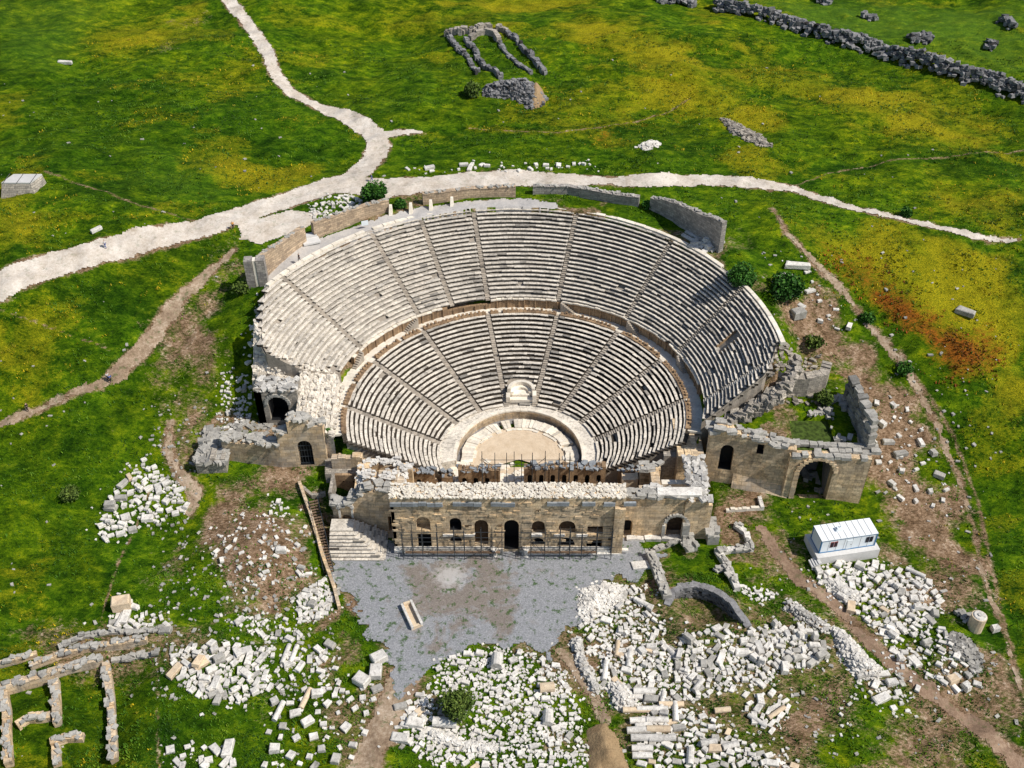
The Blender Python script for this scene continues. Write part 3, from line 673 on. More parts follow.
# ------------------------------------------------------------------ wall builder
def wall(parent,name,p0,p1,z0,z1,thick,m,ops=(),ragged=0.,step=1.1,tintv=.35,slope=0.,lean=0.,topfn=None,extra=None):
    """masonry wall from p0 to p1, its face to the right of that direction; ops = (u0,u1,zb,zt,arch,depth)"""
    p0=np.array(p0[:2],float); p1=np.array(p1[:2],float); L=float(np.hypot(*(p1-p0))); d=(p1-p0)/L; nr=np.array([d[1],-d[0]])
    us={0.,L}; k=step
    while k<L-.3: us.add(round(k,3)); k+=step*random.uniform(.8,1.2)
    for o in ops:
        nn=10 if o[4] else 1
        us={u for u in us if not(o[0]-.25<u<o[1]+.25) or u in(0.,L)}
        for q in range(nn+1): us.add(o[0]+(o[1]-o[0])*q/nn)
    us=sorted(us); mb=extra or MB(); void=MB(); shd=MB()
    def P(u,w,z): q=p0+d*u-nr*w; return (float(q[0]),float(q[1]),z)
    def head(o,u):
        if not o[4]: return o[3]
        w=(o[1]-o[0])/2; c=(o[0]+o[1])/2; return o[3]-w+math.sqrt(max(0,w*w-(u-c)**2))
    tops=[]
    for a,b in zip(us,us[1:]):
        mid=(a+b)/2; t=z1+slope*mid
        if topfn: t=topfn(mid)
        if ragged: t+= ragged*(vn(mid*.35+p0[0],1.7,11)-.5)*1.4+random.choice((0,0,-.45,-.2,.2))*min(1,ragged)
        tops.append(t)
    def zs(o,z): return z
    for k,(a,b) in enumerate(zip(us,us[1:])):
        t=tops[k]; tint=.5+random.uniform(-tintv,tintv)*.5; mid=(a+b)/2
        act=sorted([o for o in ops if o[0]-1e-4<=a and b<=o[1]+1e-4],key=lambda o:o[2])
        za=zb=z0
        for o in act:
            if o[2]>za+.001: mb.add([P(a,0,za),P(b,0,zb),P(b,0,o[2]),P(a,0,o[2])],[(0,1,2,3)],tint)
            ha,hb=min(head(o,a),t-.2),min(head(o,b),t-.2); dp=o[5] if o[5] else thick
            mb.add([P(a,0,ha),P(b,0,hb),P(b,dp,hb),P(a,dp,ha)],[(0,1,2,3)],.4)
            (void if len(o)>6 and o[6]==1 else mb).add([P(a,0,o[2]),P(b,0,o[2]),P(b,dp,o[2]),P(a,dp,o[2])],[(3,2,1,0)][::-1],.2)  # floor of a dark opening is blackened to carry its shade
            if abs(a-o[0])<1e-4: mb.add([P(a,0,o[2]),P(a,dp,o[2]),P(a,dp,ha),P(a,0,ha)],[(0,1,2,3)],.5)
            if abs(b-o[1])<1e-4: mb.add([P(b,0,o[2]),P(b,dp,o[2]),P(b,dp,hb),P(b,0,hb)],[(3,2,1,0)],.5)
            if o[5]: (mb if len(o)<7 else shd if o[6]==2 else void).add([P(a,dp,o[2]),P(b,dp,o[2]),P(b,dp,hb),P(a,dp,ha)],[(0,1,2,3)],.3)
            za,zb=ha,hb
        mb.add([P(a,0,za),P(b,0,zb),P(b,0,t),P(a,0,t)],[(0,1,2,3)],tint)
        mb.add([P(a,0,t),P(b,0,t),P(b,thick,t),P(a,thick,t)],[(0,1,2,3)],.7)
        thru=[o for o in act if not o[5]]
        if not thru: mb.add([P(b,thick,z0),P(a,thick,z0),P(a,thick,t),P(b,thick,t)],[(0,1,2,3)],tint)
        else: mb.add([P(b,thick,thru[0][3]),P(a,thick,thru[0][3]),P(a,thick,t),P(b,thick,t)],[(0,1,2,3)],tint)
        if k:
            s=tops[k-1]
            if abs(s-t)>.01: lo_,hi_=min(s,t),max(s,t); mb.add([P(a,0,lo_),P(a,thick,lo_),P(a,thick,hi_),P(a,0,hi_)],[(0,1,2,3),],.6)
    mb.add([P(0,thick,z0),P(0,0,z0),P(0,0,tops[0]),P(0,thick,tops[0])],[(0,1,2,3)],.5)
    mb.add([P(L,0,z0),P(L,thick,z0),P(L,thick,tops[-1]),P(L,0,tops[-1])],[(0,1,2,3)],.5)
    o=mb.build(name,m,parent)
    if void.f: void.build('opening_shade','void',o)
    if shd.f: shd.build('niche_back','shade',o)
    return o
def coping(parent,name,p0,p1,z,thick,m,n,s=(.5,1.3),spread=.5,rz=None,zj=.25,tl=.3):
    mb=MB(); p0=np.array(p0[:2],float); p1=np.array(p1[:2],float); L=float(np.hypot(*(p1-p0))); d=(p1-p0)/L; nr=np.array([d[1],-d[0]]); an=math.atan2(d[1],d[0])
    for k in range(n):
        u=random.uniform(0,L); w=random.uniform(-.15,thick); q=p0+d*u-nr*w; a=random.uniform(*s); zz=z(u) if callable(z) else z
        mb.box((q[0],q[1],zz-.12+random.uniform(0,zj)*.5),(a*random.uniform(.9,1.5),a*.8,a*random.uniform(.3,.6)),an+random.gauss(0,spread),tl+(1-tl)*random.random(),.12)
    return mb.build(name,m,parent)
def opn(px0,px1,pt,pb,Y,arch=True,depth=1.2,x0=0,dark=False):
    """opening given by where its edges are seen on the plane y = Y"""
    a,zt=ZY(px0,pt,Y); b,_=ZY(px1,pt,Y); _,zb=ZY(px0,pb,Y)
    return (a-x0,b-x0,zb,zt,arch,depth)+((int(dark),) if dark else ())
# ================================================================== THE STAGE BUILDING
sb=thing('stage_building','long tan stage building of two thick parallel walls with arched niches, roofless','ruined building',(0,-15,0))
YF=-21.63; x0=ZY(395,552,YF)[0]; x1=ZY(621,552,YF)[0]
ops=[opn(417,431,534,548,YF,False,1.6,x0,True),opn(416,432,517,530,YF,True,1.3,x0),
     opn(449,461,518,530,YF,True,1.5,x0,True),opn(451,457,536,541,YF,True,.8,x0,True),
     opn(474,488,520,545,YF,True,.9,x0,2),opn(504,519,520,549,YF,True,2.6,x0,True),
     opn(532,545,521,534,YF,True,.9,x0,2),opn(538,544,538,544,YF,True,.8,x0,True),opn(559,576,521,533,YF,True,1.0,x0,2),opn(570,576,538,545,YF,True,.8,x0,True),
     opn(588,604,521,534,YF,True,1.2,x0,2),opn(591,604,540,551,YF,False,1.6,x0,True)]
# openings that share columns must share edges: nudge the upper ones to the lower ones
def fix(ops):
    out=[]
    for o in ops:
        for q in out:
            if o[0]<q[1] and q[0]<o[1]: 
                o=(q[0],q[1])+tuple(o[2:]); break
        out.append(o)
    return out
mb=MB()
for k in range(260):                                  # stones showing proud of the face
    u=random.uniform(0,x1-x0); z=random.uniform(1.6,11)
    if any(o[0]-.5<u<o[1]+.5 and o[2]-.4<z<o[3]+.4 for o in ops): continue
    mb.box((x0+u,YF-.04,z),(random.uniform(.4,1.5),.12,random.uniform(.22,.55)),0,random.random(),.06)
fw=wall(sb,'front_wall',(x0,YF),(x1,YF),0,12.1,3.0,'tan',fix(ops),ragged=.2,step=1.0,extra=mb)
mb=MB()
for z,dd,h,t in ((0,.75,.45,.9),(.45,.5,.5,.7),(.95,.3,.4,.9)):
    x=x0
    while x<x1-.3:
        l=random.uniform(.9,1.9)
        mid=x+l/2-x0
        if not (ops[5][0]-.6<mid<ops[5][1]+.6) and random.random()>.08: mb.box((x+l/2,YF-dd/2+.01,z),(l-.04,dd,h-.01),0,t*random.uniform(.6,1.1),.03)
        x+=l
for xx in (ZY(487,540,YF)[0],ZY(549,540,YF)[0]): pass
mb.build('plinth_course','white',fw)
mb=MB(); x=x0
while x<x1-.3:
    l=random.uniform(.8,2.2)
    if random.random()>.25: mb=MB(); mb.box((x+l/2,YF-.12,10.6+random.uniform(-.1,.1)),(l-.05,.4,.7),0,random.uniform(.2,.9),.04); mb.build('cornice_block','slate',fw)
    x+=l
mb=MB()
for k in (0,1,4,5,6): mb=MB(); mb.box((ZY(448+k*22+random.uniform(-3,3),532,YF)[0],YF-.05,3.9),(1.7,.5,.35),0,.8,.05); mb.build('string_course','white',fw)
coping(fw,'rubble_core',(x0,YF),(x1,YF),12.25,3.0,'seatw',2200,(.14,.42),1.5,zj=.3,tl=.15)
wall(sb,'end_pier',(x1-1.6,YF-.65),(x1,YF-.65),0,10.4,.66,'tan',ragged=.3,step=.8)
# --- right wing
YR=-18.6; a=ZY(621,541,YR)[0]; b=ZY(696,541,YR)[0]
rw=wall(sb,'right_wing_wall',(a,YR),(b,YR),0,9.1,1.6,'tan',[opn(622.5,633,520,541,YR,True,1.5,a,True),opn(668,686,516,540,YR,True,1.5,a,2)],ragged=.5)
arcx=(opn(668,686,516,540,YR)[0]+opn(668,686,516,540,YR)[1])/2
mb=MB()
for k in range(11):
    q=PI*(k+.5)/11; zt=opn(668,686,516,540,YR)[3]; rr=1.75
    mb.box((arcx+rr*math.cos(q),YR-.12,zt-1.4+rr*math.sin(q)-.2),(.5,.5,.45),0,.8,.08)
mb.box((arcx+1.5,YR-.4,.2),(1.1,1.2,3.6),0,.6,.05); mb.box((arcx-1.9,YR-.2,.2),(.5,.5,3.),0,.7,.05)
mb.build('arch_surround','wgrey',rw)
mb=MB(); x=a+1.5
while x<b-1: l=random.uniform(.8,1.6); mb.box((x,YR-.45,0),(l,.9,.4+.3*random.random()),random.gauss(0,.1),random.random(),.1); x+=l
mb.build('plinth_course','white',rw)
coping(rw,'coping_stone',(a,YR),(b,YR),9.1,1.6,'wgrey',60,(.6,1.3),.2)
mb=MB(); mb.box((ZY(680,497,YR)[0],YR+.8,9.2),(6.6,1.7,.5),0,.9,.03); mb.build('capping_slab','white',rw)
ew=wall(sb,'end_wall',(b-2.6,-9.2),(b+1.6,-9.2),2,8.8,9.2,'tan',ragged=.6)
coping(ew,'coping_stone',(b-2.2,-19.2),(b-2.2,-9.5),9.0,-3.4,'white',130,(.35,1.0),.5,tl=0.)
wall(sb,'end_wall_face',(b-2.6,-18.9),(b+1.6,-18.9),0,8.2,.6,'tan',ragged=.8)
# --- left wing
YL=-17.4; a=ZY(336,537,YL)[0]; b=x0+.02; a2=ZY(372,537,YL)[0]
lw=wall(sb,'left_wing_wall',(a,YL+.6),(b,YL),0,8.6,1.6,'tanw',[opn(341,351,517,526,YL,True,.6,a),opn(387,396,517,541,YL,False,1.4,a-.1,True)],ragged=.5,topfn=lambda u:5.6+min(3.6,max(0,(u-1.8))*.9))
mb=MB(); wx=ZY(346,516,YL)[0]
for k in range(9):
    q=PI*(k+.5)/9; mb.box((wx+1.15*math.cos(q),YL+.2,5.0+1.1*math.sin(q)),(.45,.4,.4),0,.7,.08)
mb.box((wx-1.,YL+.25,3.1),(.3,.3,1.9),0,.9); mb.box((wx+1.,YL+.25,3.1),(.3,.3,1.9),0,.9)
mb.build('window_surround','white',lw)
wall(sb,'stepped_flank',(x0+.02,-18.7),(x0+.02,YF),0,11.2,.5,'tanw',ragged=.4)
coping(lw,'coping_stone',(a,YL+.4),(b,YL),lambda u:5.6+min(3.6,max(0,(u-1.8))*.9),1.8,'wgrey',70,(.5,1.2),.3)
def W3(px,py,z): p=W(px,py,z); return (p[0],p[1])
# block of walls behind the left wing
for n_,(q0,q1,zt,th_,m_) in enumerate((((363,479),(397,479),8.2,2.0,'tanw'),((363,464),(398,463),7.0,1.3,'tanw'),((397,470),(412,470),7.6,1.4,'tan'))):
    A=W3(*q0,zt); B=W3(*q1,zt); B=(B[0],A[1]); o=wall(sb,'inner_wall',A,B,0,zt,th_,m_,ragged=.7); coping(o,'coping_stone',A,B,zt+.05,th_,'white',int(16*(B[0]-A[0])/2.),(.25,.75),.4,tl=.1)
for px_,yt,yb in ((366,462,492),(404,462,486),(396,470,478)):
    A=W3(px_,yb,7.4); B=W3(px_,yt,7.4); B=(A[0],B[1]); o=wall(sb,'cross_wall',A,B,0,7.2,2.0,'tanw',ragged=.7); coping(o,'coping_stone',A,B,7.3,2.0,'white',40,(.25,.75),.4,tl=.1)
# --- the stage front: row of dark piers towards the orchestra
YS=-7.6
for (pa,pb_,zt) in ((412,434,3.4),(441,452,2.6),(458,500,3.7),(524,606,4.4),(619,640,4.0)):
    A=ZY(pa,470,YS)[0]; B=ZY(pb_,470,YS)[0]
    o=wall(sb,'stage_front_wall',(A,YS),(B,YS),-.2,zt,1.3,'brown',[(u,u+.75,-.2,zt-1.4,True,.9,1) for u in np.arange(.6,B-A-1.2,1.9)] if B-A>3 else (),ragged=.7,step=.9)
    coping(o,'coping_stone',(A,YS),(B,YS),zt,1.4,'slate',int((B-A)*4),(.35,.8),.8,zj=.6)
mb=MB()
for k in range(200):
    px_=random.choice((random.uniform(440,470),random.uniform(470,525),random.uniform(600,640),random.uniform(340,440)))
    p=W3(px_,random.uniform(459,482),.6); s=random.uniform(.3,.9); mb.box((p[0],p[1],-.1),(s*1.3,s,s*.7),random.random()*3,.5+.5*random.random(),.15)
mb.box((ZY(500,470,-6)[0],-6.3,-.1),(11,3.4,.35),0,.95,.02)
mb.build('white_rubble','seatw',sb)
mb=MB(); mb.box((2.3,-11.5,-.2),(54,14.4,.33),0,.3); mb.build('stage_floor','tanw',sb)
for px_ in (583,590,430,655):
    p=W3(px_,481,1.2); mb=MB(); arc(p[0],p[1],.2,1.3,0.,1.2,0,PI,9,mb,.9); mb.build('half_round_block','cream',sb)
# --- rooms at the right: back wall, tan pier, sunken room
A=W3(664,456,7.5); B=W3(698,456,7.5); o=wall(sb,'room_back_wall',(A[0],A[1]),(B[0],A[1]),0,7.5,1.4,'grey',[(2.6,3.3,5.6,6.4,True,.8,1)],ragged=.5)
A=W3(662,484,6.5); B=W3(697,487,6.5); wall(sb,'room_cross_wall',(A[0],A[1]),(B[0],A[1]),0,6.5,1.,'seatw',ragged=.2)
A=W3(641,470,6.8); B=W3(661,470,6.8); o=wall(sb,'tan_pier',(A[0],A[1]),(B[0],A[1]),0,6.8,1.6,'tan',ragged=.6); coping(o,'coping_stone',A,B,6.8,1.6,'wgrey',18,(.5,1.1),.3)
A=W3(623,474,5.6); B=W3(639,474,5.6); o=wall(sb,'cream_pier',(A[0],A[1]),(B[0],A[1]),0,5.,1.6,'cream',ragged=.9)
A=W3(662,489,7); B=W3(662,468,7); wall(sb,'cross_wall',(A[0],A[1]),(A[0],B[1]),0,6.9,1.4,'tanw',ragged=.6)
A=W3(640,496,8.5); B=W3(662,496,8.5); o=wall(sb,'inner_wall',A,B,0,8.5,2.2,'tanw',ragged=.6); coping(o,'coping_stone',A,B,8.5,2.2,'white',25,(.6,1.2),.2)
# --- left chambers: grassy fill and the walled pit
p=[W3(325,474,5.0),W3(362,474,5.0),W3(362,458,5.0),W3(325,458,5.0)]
mb=MB(); mb.add([(*q,z) for z in (0,5.0) for q in p],[(4,5,6,7),(0,1,5,4),(1,2,6,5),(3,0,4,7)],.5); mb.build('room_fill','grey',sb)
A=W3(331,459,7.2); B=W3(362,459,7.2); wall(sb,'room_back_wall',(A[0],A[1]),(B[0],A[1]),0,7.2,1.2,'tanw',ragged=.6)
A=W3(334,474,5.9); B=W3(361,474,5.9); C_=W3(334,492,5.9)
wall(sb,'pit_wall',(A[0],A[1]),(B[0],A[1]),0,5.6,.5,'brown',[(1.2,1.45,4,4.3,False,.3,1),(2.9,3.15,4,4.3,False,.3,1)])
wall(sb,'pit_wall',(A[0]-.4,A[1]),(A[0]-.4,C_[1]),0,5.8,-.5 if False else .5,'grey')
# ------------------------------------------------------------------ stone stair in front of the left wing
st=thing('stone_stair','broad pale stone stair climbing to a landing at the left end of the stage building','stair',(-26,-21,0))
mb=MB(); n=9; xa=ZY(331,563,-22.5)[0]; 
for k in range(n):
    yf=-23.4+k*.42; xr=ZY(386,560,-22)[0]-k*.62; h=.36
    mb.box(((xa+xr)/2,(yf-17.6)/2,k*h),(xr-xa,-17.6-yf,h-.012),0,.6+.1*(k%2),.0)
mb.build('tread','seat',st)
mb=MB()
for k in range(n-1):
    yf=-23.4+k*.42; xr=ZY(386,560,-22)[0]-k*.62; x=xa
    while x<xr-.2:
        l=min(random.uniform(.9,1.7),xr-x); mb.box((x+l/2,yf-.02,k*.36+.26),(l-.05,.34,.112),0,random.random(),.02); x+=l
    y=yf
    while y<-18.2: l=random.uniform(.8,1.4); mb.box((xr+.02,y+l/2,k*.36+.26),(.34,l-.05,.112),0,random.random(),.02); y+=l
mb.build('nosing','seat',st)
# metal stair at the left, with its rails
ms=thing('metal_stair','narrow wooden stair with dark rails running down the bank left of the forecourt','stair',(-30,-24,0))
A=np.array([*W3(313,500,3.3),3.3]); B=np.array([*W3(329,573,.15),.15]); 
dv=B-A; dh=np.array([dv[0],dv[1],0]); dh/=np.hypot(*dh[:2]); sd=np.array([dh[1],-dh[0],0])*-.75
an=math.atan2(dh[1],dh[0]); mb=MB(); nst=26
for k in range(nst):
    p=A+dv*(k+.5)/nst; mb.box((p[0],p[1],p[2]-.05),(.30,1.4,.09),an,.3+.7*random.random())
mb.build('tread','timber',ms)
for s_ in (-1,1):
    mb=MB(); a_=A+sd*s_; b_=B+sd*s_; mb.tube(a_+(0,0,.95),b_+(0,0,.95),.04); mb.tube(a_+(0,0,.5),b_+(0,0,.5),.025); mb.tube(a_-(0,0,.08),b_-(0,0,.08),.09)
    for k in range(9): p=a_+(b_-a_)*k/8; mb.tube(p-(0,0,.1),p+(0,0,.95),.035)
    mb.build('handrail','scaf',ms)
mb=MB(); P1=W3(300,497,4.2); P2=W3(325,500,4.2)
# ------------------------------------------------------------------ scaffolding
def scaffold(label,pxs,Y,zt,zb,levels,depth,group=None,braces=()):
    X=[ZY(p,545,Y)[0] for p in pxs]; t_=thing('scaffolding',label,'scaffolding',((X[0]+X[-1])/2,Y,zb))
    mb=MB()
    for x in X:
        for y in (Y,Y+depth): mb.tube((x,y,zb),(x,y,zt+random.uniform(-.6,.5)),.055)
    mb.build('standard','scaf',t_); mb=MB()
    for z in levels:
        for y in (Y,Y+depth): mb.tube((X[0]-.4,y,z),(X[-1]+.4,y,z),.045)
        for x in X: mb.tube((x,Y-.2,z),(x,Y+depth+.2,z),.04)
    mb.build('ledger','scaf',t_); mb=MB()
    for i,j,za,zb_ in braces: mb.tube((X[i],Y-.06,za),(X[j],Y-.06,zb_),.04)
    if braces: mb.build('brace','scaf',t_)
    return t_
s1=scaffold('steel pipe scaffolding along the front wall left of the main door',(402,412,422,437,454,464,481,492,502),-23.3,6.6,0,(1.2,3.0,5.2),1.1,braces=((5,7,.4,3.4),(7,8,1,5)))
s2=scaffold('steel pipe scaffolding along the front wall right of the main door',(521,531,545,560,570,582,597,612),-23.3,6.6,0,(1.2,3.0,5.2),1.1,braces=((2,1,1.2,5.),(5,6,.4,3)))
for t_,xs in ((s1,(404,500)),(s2,(528,598))):
    mb=MB(); a=ZY(xs[0],545,-23.3)[0]; b=ZY(xs[1],545,-23.3)[0]; mb.box(((a+b)/2,-22.75,1.24),(b-a,.5,.05),0,.4); mb.build('plank','timber',t_)
s3=scaffold('thin pole scaffolding standing in front of the orchestra',(484,496,507,514,521,531,543,556,566),-7.9-1.2,8.6,0,(1.8,6.9),1.0,braces=((0,1,8.4,6.2),(6,5,8.4,6.2)))
# ================================================================== WALLS AT BOTH ENDS OF THE BOWL
def poly_base(p): return float(H(np.array(p[0]),np.array(p[1])))
# left: vaulted passage mouth
vt=thing('vaulted_passage','grey stone vault with a dark round arched mouth below the left end of the seats','ruined vault',(-43,0,7))
VY=.9; a=ZY(255,400,VY)[0]; b=ZY(291,400,VY)[0]; zt=ZY(255,391,VY)[1]; zb=6.2
o=wall(vt,'front_wall',(a,VY),(b+1.2,VY),zb,zt,3.5,'grey',[opn(266.5,286.5,396.5,420,VY,True,3.2,a,True)],ragged=.5,step=.8)
mb=MB(); op=opn(266.5,286.5,396.5,420,VY); cx_=(op[0]+op[1])/2; rr=(op[1]-op[0])/2
for k in range(13):
    q=PI*(k+.5)/13; mb.box((cx_+(rr+.3)*math.cos(q),VY-.08,op[3]-rr+(rr+.3)*math.sin(q)-.25),(.5,.35,.5),0,.55+.4*random.random(),.1)
mb.build('arch_ring','wgrey',vt); coping(vt,'loose_stone',(a,VY),(b+1,VY),zt,3.4,'white',60,(.4,1.1),.8)
wall(vt,'flank_wall',(a,VY+7),(a,VY),zb,zt+.2,1.2,'grey',ragged=.6)
# left: long wall with the gated arch
lg=thing('left_side_wall','long tan stone wall with a gated arched doorway left of the stage building','stone wall',(-38,-7,3))
A=W(226,463,3.2); B=W(283,470,3.0); C2=W(329,470,2.6)
zt=8.5
o=wall(lg,'low_wall',A,B,1.5,zt,1.8,'tanw',ragged=.7); coping(o,'coping_stone',A,B,zt,1.9,'wgrey',60,(.4,1.1),.5)
du=math.hypot(C2[0]-B[0],C2[1]-B[1])
o=wall(lg,'gate_wall',B,C2,1.5,0,2.0,'tanw',[(du*.40,du*.40+2.35,4.0,9.4,True,1.5,1)],topfn=lambda u:(11.2 if u<du*.2 else 13.8 if u<du*.72 else 12.6)+random.uniform(-.25,.1),step=.9)
coping(o,'coping_stone',B,C2,lambda u:11.1 if u<du*.2 else 13.7 if u<du*.72 else 12.5,2.0,'wgrey',50,(.5,1.1),.4)
dd=np.array([C2[0]-B[0],C2[1]-B[1]])/du; nn=np.array([dd[1],-dd[0]]); mb=MB()
g0=np.array(B)+dd*du*.40-nn*.35
for k in range(6): p=g0+dd*(2.35*k/5); mb.tube((p[0],p[1],4.0),(p[0],p[1],8.0+1.1*math.sin(PI*k/5)),.05)
for z in (4.2,5.6,7.0,8.): p=g0; q=g0+dd*2.35; mb.tube((p[0],p[1],z),(q[0],q[1],z),.05)
mb.build('iron_gate','scaf',lg)
mb=MB(); p=g0+dd*1.2+nn*1.6; mb.box((p[0],p[1],2.2),(3.0,1.1,.35),math.atan2(dd[1],dd[0]),.8,.03); mb.box((p[0]+.4,p[1]-.8,1.6),(1.2,.9,.4),.1,.6,.03); mb.build('threshold','seatw',lg)
mb=MB()
for k in range(90):
    x=random.uniform(A[0]+1,C2[0]-5); y=random.uniform(-3.4,1.0)-.1*(x+40); s=random.uniform(.3,.8); mb.box((x,y,poly_base((x,y))-.1),(s*1.4,s,s*.6),random.random()*3,random.random(),.15)
tag(mb.build('rubble_spread','wgrey'),'loose grey rubble strewn on the terrace behind the long left wall','rubble',kind='stuff')
# left: ruined tower of rubble
def rubble_pile(name,label,cat,c,rad,h,m,n,s=(.4,1.1),flat=.7,core=True,kind='stuff',zf=None,pole=None,tl=0.):
    mb=MB()
    for k in range(n):
        r=math.sqrt(random.random()); a=random.random()*2*PI; x=c[0]+rad[0]*r*math.cos(a)*(1); y=c[1]+rad[1]*r*math.sin(a)
        z=poly_base((x,y)) + h*max(0,1-r**flat*1.0)*random.uniform(.75,1.05)
        q=random.uniform(*s)*random.choice((.7,1,1.2)); mb.box((x,y,z-.15*q),(q*random.uniform(1,1.6),q,q*random.uniform(.5,.8)),random.random()*3,tl+(1-tl)*random.random(),.14,(random.uniform(-.25,.25),random.uniform(-.25,.25)))
    if core:
        N_=18; vs=[(c[0],c[1],poly_base(c)+h*.86)]
        for ring_ in (.35,.7,1.0):
            for k in range(N_):
                a=2*PI*k/N_; x=c[0]+rad[0]*ring_*math.cos(a); y=c[1]+rad[1]*ring_*math.sin(a); vs.append((x,y,poly_base((x,y))+h*max(0,1-ring_**flat)*.86-.1*(ring_==1.)))
        fs=[(0,1+k,1+(k+1)%N_) for k in range(N_)]
        for q in range(2):
            for k in range(N_): fs.append((1+q*N_+k,1+(q+1)*N_+k,1+(q+1)*N_+(k+1)%N_,1+q*N_+(k+1)%N_))
        mb.add(vs,fs,.35)
    return tag(mb.build(name,m),label,cat,kind=kind)
tw=thing('ruined_tower','stump of a square tower of grey blocks at the left end of the long wall','ruined tower',(W(212,470,3)[0],W(212,470,3)[1],3))
A=W(198,475,3.0); B=W(228,474,3.0); wall(tw,'front_wall',A,B,1,5.8,4.5,'grey',ragged=1.2,step=.8)
mb=MB()
for k in range(170):
    u=random.random(); v=random.random(); x=A[0]+(B[0]-A[0])*u; y=A[1]+(B[1]-A[1])*u+v*9; z=5.5+1.2*v*random.random()-(2.5*max(0,v-.6)); s=random.uniform(.5,1.1); mb.box((x,y,z),(s*1.4,s,s*.7),random.random()*3,random.random(),.14,(random.uniform(-.3,.3),random.uniform(-.2,.2)))
mb.build('fallen_block','wgrey',tw); mb=MB(); mb.box(((A[0]+B[0])/2,A[1]+6.5,1),(4.4,5.,4.4),0,.3); mb.build('core','grey',tw)
# right: long wall with door
rg=thing('right_side_wall','tall tan stone wall with a dark arched door right of the seats','stone wall',(36,-8,1))
A=W(702,478,2.6); B=W(786,496,1.0); du=math.hypot(B[0]-A[0],B[1]-A[1])
def topr(u):
    k=u/du; return 14.0-(2.8*k) + (0 if k>.1 else -1.)+random.uniform(-.15,.15)
uw=du*.16
o=wall(rg,'wall_face',A,B,-.5,0,2.0,'tan',[(uw,uw+2.1,5.2,10.6,True,1.8,1),(du*.56,du*.56+1.1,9.6,11.6,False,1.2,1)],topfn=topr,step=1.0)
coping(o,'coping_stone',A,B,topr,2.2,'wgrey',60,(.5,1.3),.2,tl=.5)
dd=np.array([B[0]-A[0],B[1]-A[1]])/du; nn=np.array([dd[1],-dd[0]]); mb=MB()
for k in range(24):
    u0=uw+2.6+(du-uw-2.6)*k/24; u1=uw+2.6+(du-uw-2.6)*(k+1)/24; 
    def pp(u,w,z): q=np.array(A)+dd*u+nn*w; return (q[0],q[1],z)
    e=.6+.8*(k/24); h0=4.6-1.6*k/24; mb.add([pp(u0,.9*e+.6,0),pp(u1,.9*e+.6,0),pp(u1,.02,h0),pp(u0,.02,h0)],[(0,1,2,3)],.6+.2*random.random())
mb.build('rendered_footing','tanw',rg)
# right: tower with the great arch
tr=thing('arched_tower','big square tan tower with one great dark arch and a crown of broken blocks','ruined tower',(50,-15,1))
A=W(780.5,500,.8); B=W(859,503,.8); du=math.hypot(B[0]-A[0],B[1]-A[1]); YT=(A[1]+B[1])/2
zt=10.7
a0=du*(792-780.5)/78.5; a1=du*(825-780.5)/78.5
o=wall(tr,'front_wall',A,B,-.6,zt,1.6,'tan',[(a0+.1,a1,.7,10.0,True,None)],ragged=.2,step=1.1)
mb=MB(); n_=9                                            # barrel vault behind the arch
dd=np.array([B[0]-A[0],B[1]-A[1]])/du; nn=np.array([-dd[1],dd[0]])
def tp(u,w,z): q=np.array(A)+dd*u+nn*w; return (q[0],q[1],z)
w_=(a1-a0-.1)/2; uc=(a0+.1+a1)/2
pr=[(uc-w_,.3)]+[(uc-w_*math.cos(PI*k/10),10.0-w_+w_*math.sin(PI*k/10)) for k in range(11)]+[(uc+w_,.3)]
for k in range(len(pr)-1):
    p,q=pr[k],pr[k+1]; mb.add([tp(p[0],1.55,p[1]),tp(p[0],7.5,p[1]),tp(q[0],7.5,q[1]),tp(q[0],1.55,q[1])],[(0,1,2,3)],.35)
mb.add([tp(p_[0],7.4,p_[1]) for p_ in pr],[tuple(range(len(pr)))],.3); mb.build('vault','dgrey',tr)
mb=MB(); p=tp(uc,5.1,10.1); mb.box(p,(w_*2+2.2,7.4,.45),math.atan2(dd[1],dd[0]),.3); mb.build('vault_roof','moss',tr)
mb=MB()
for k in range(13):
    q=PI*(k+.5)/13; u=uc+(w_+.4)*math.cos(q); z=10.0-w_+(w_+.4)*math.sin(q)-.3; p=tp(u,-.05,z); mb.box(p,(.75,.35,.6),math.atan2(dd[1],dd[0]),.6+.3*random.random(),.08)
for z in np.arange(.3,10.0-w_,.62):
    for u in (uc-w_-.45,): p=tp(u,-.05,z); mb.box(p,(.8,.35,.58),math.atan2(dd[1],dd[0]),.5+.4*random.random(),.05)
mb.build('arch_ring','tanw',tr)
o=wall(tr,'right_flank',B,(B[0]+.9,B[1]+17),-.6,zt,1.4,'tan',ragged=.3); wall(tr,'left_flank',(A[0]-.2,A[1]+6),A,-.6,zt,1.2,'tan',ragged=.3)
mb=MB(); ang=math.atan2(dd[1],dd[0])
for row in range(3):
    u=.2+.15*row
    while u<du+.3:
        l=random.uniform(.8,1.6)
        if random.random()>.22: p=tp(u+l/2,.35+row*1.1+random.uniform(-.15,.15),zt-.35+row*.10+random.uniform(-.1,.3)); mb.box(p,(l-.06,1.0,.62),ang+random.gauss(0,.05),random.uniform(.0,1),.08)
        u+=l
mb.build('broken_course','wgrey',tr)
mb=MB()
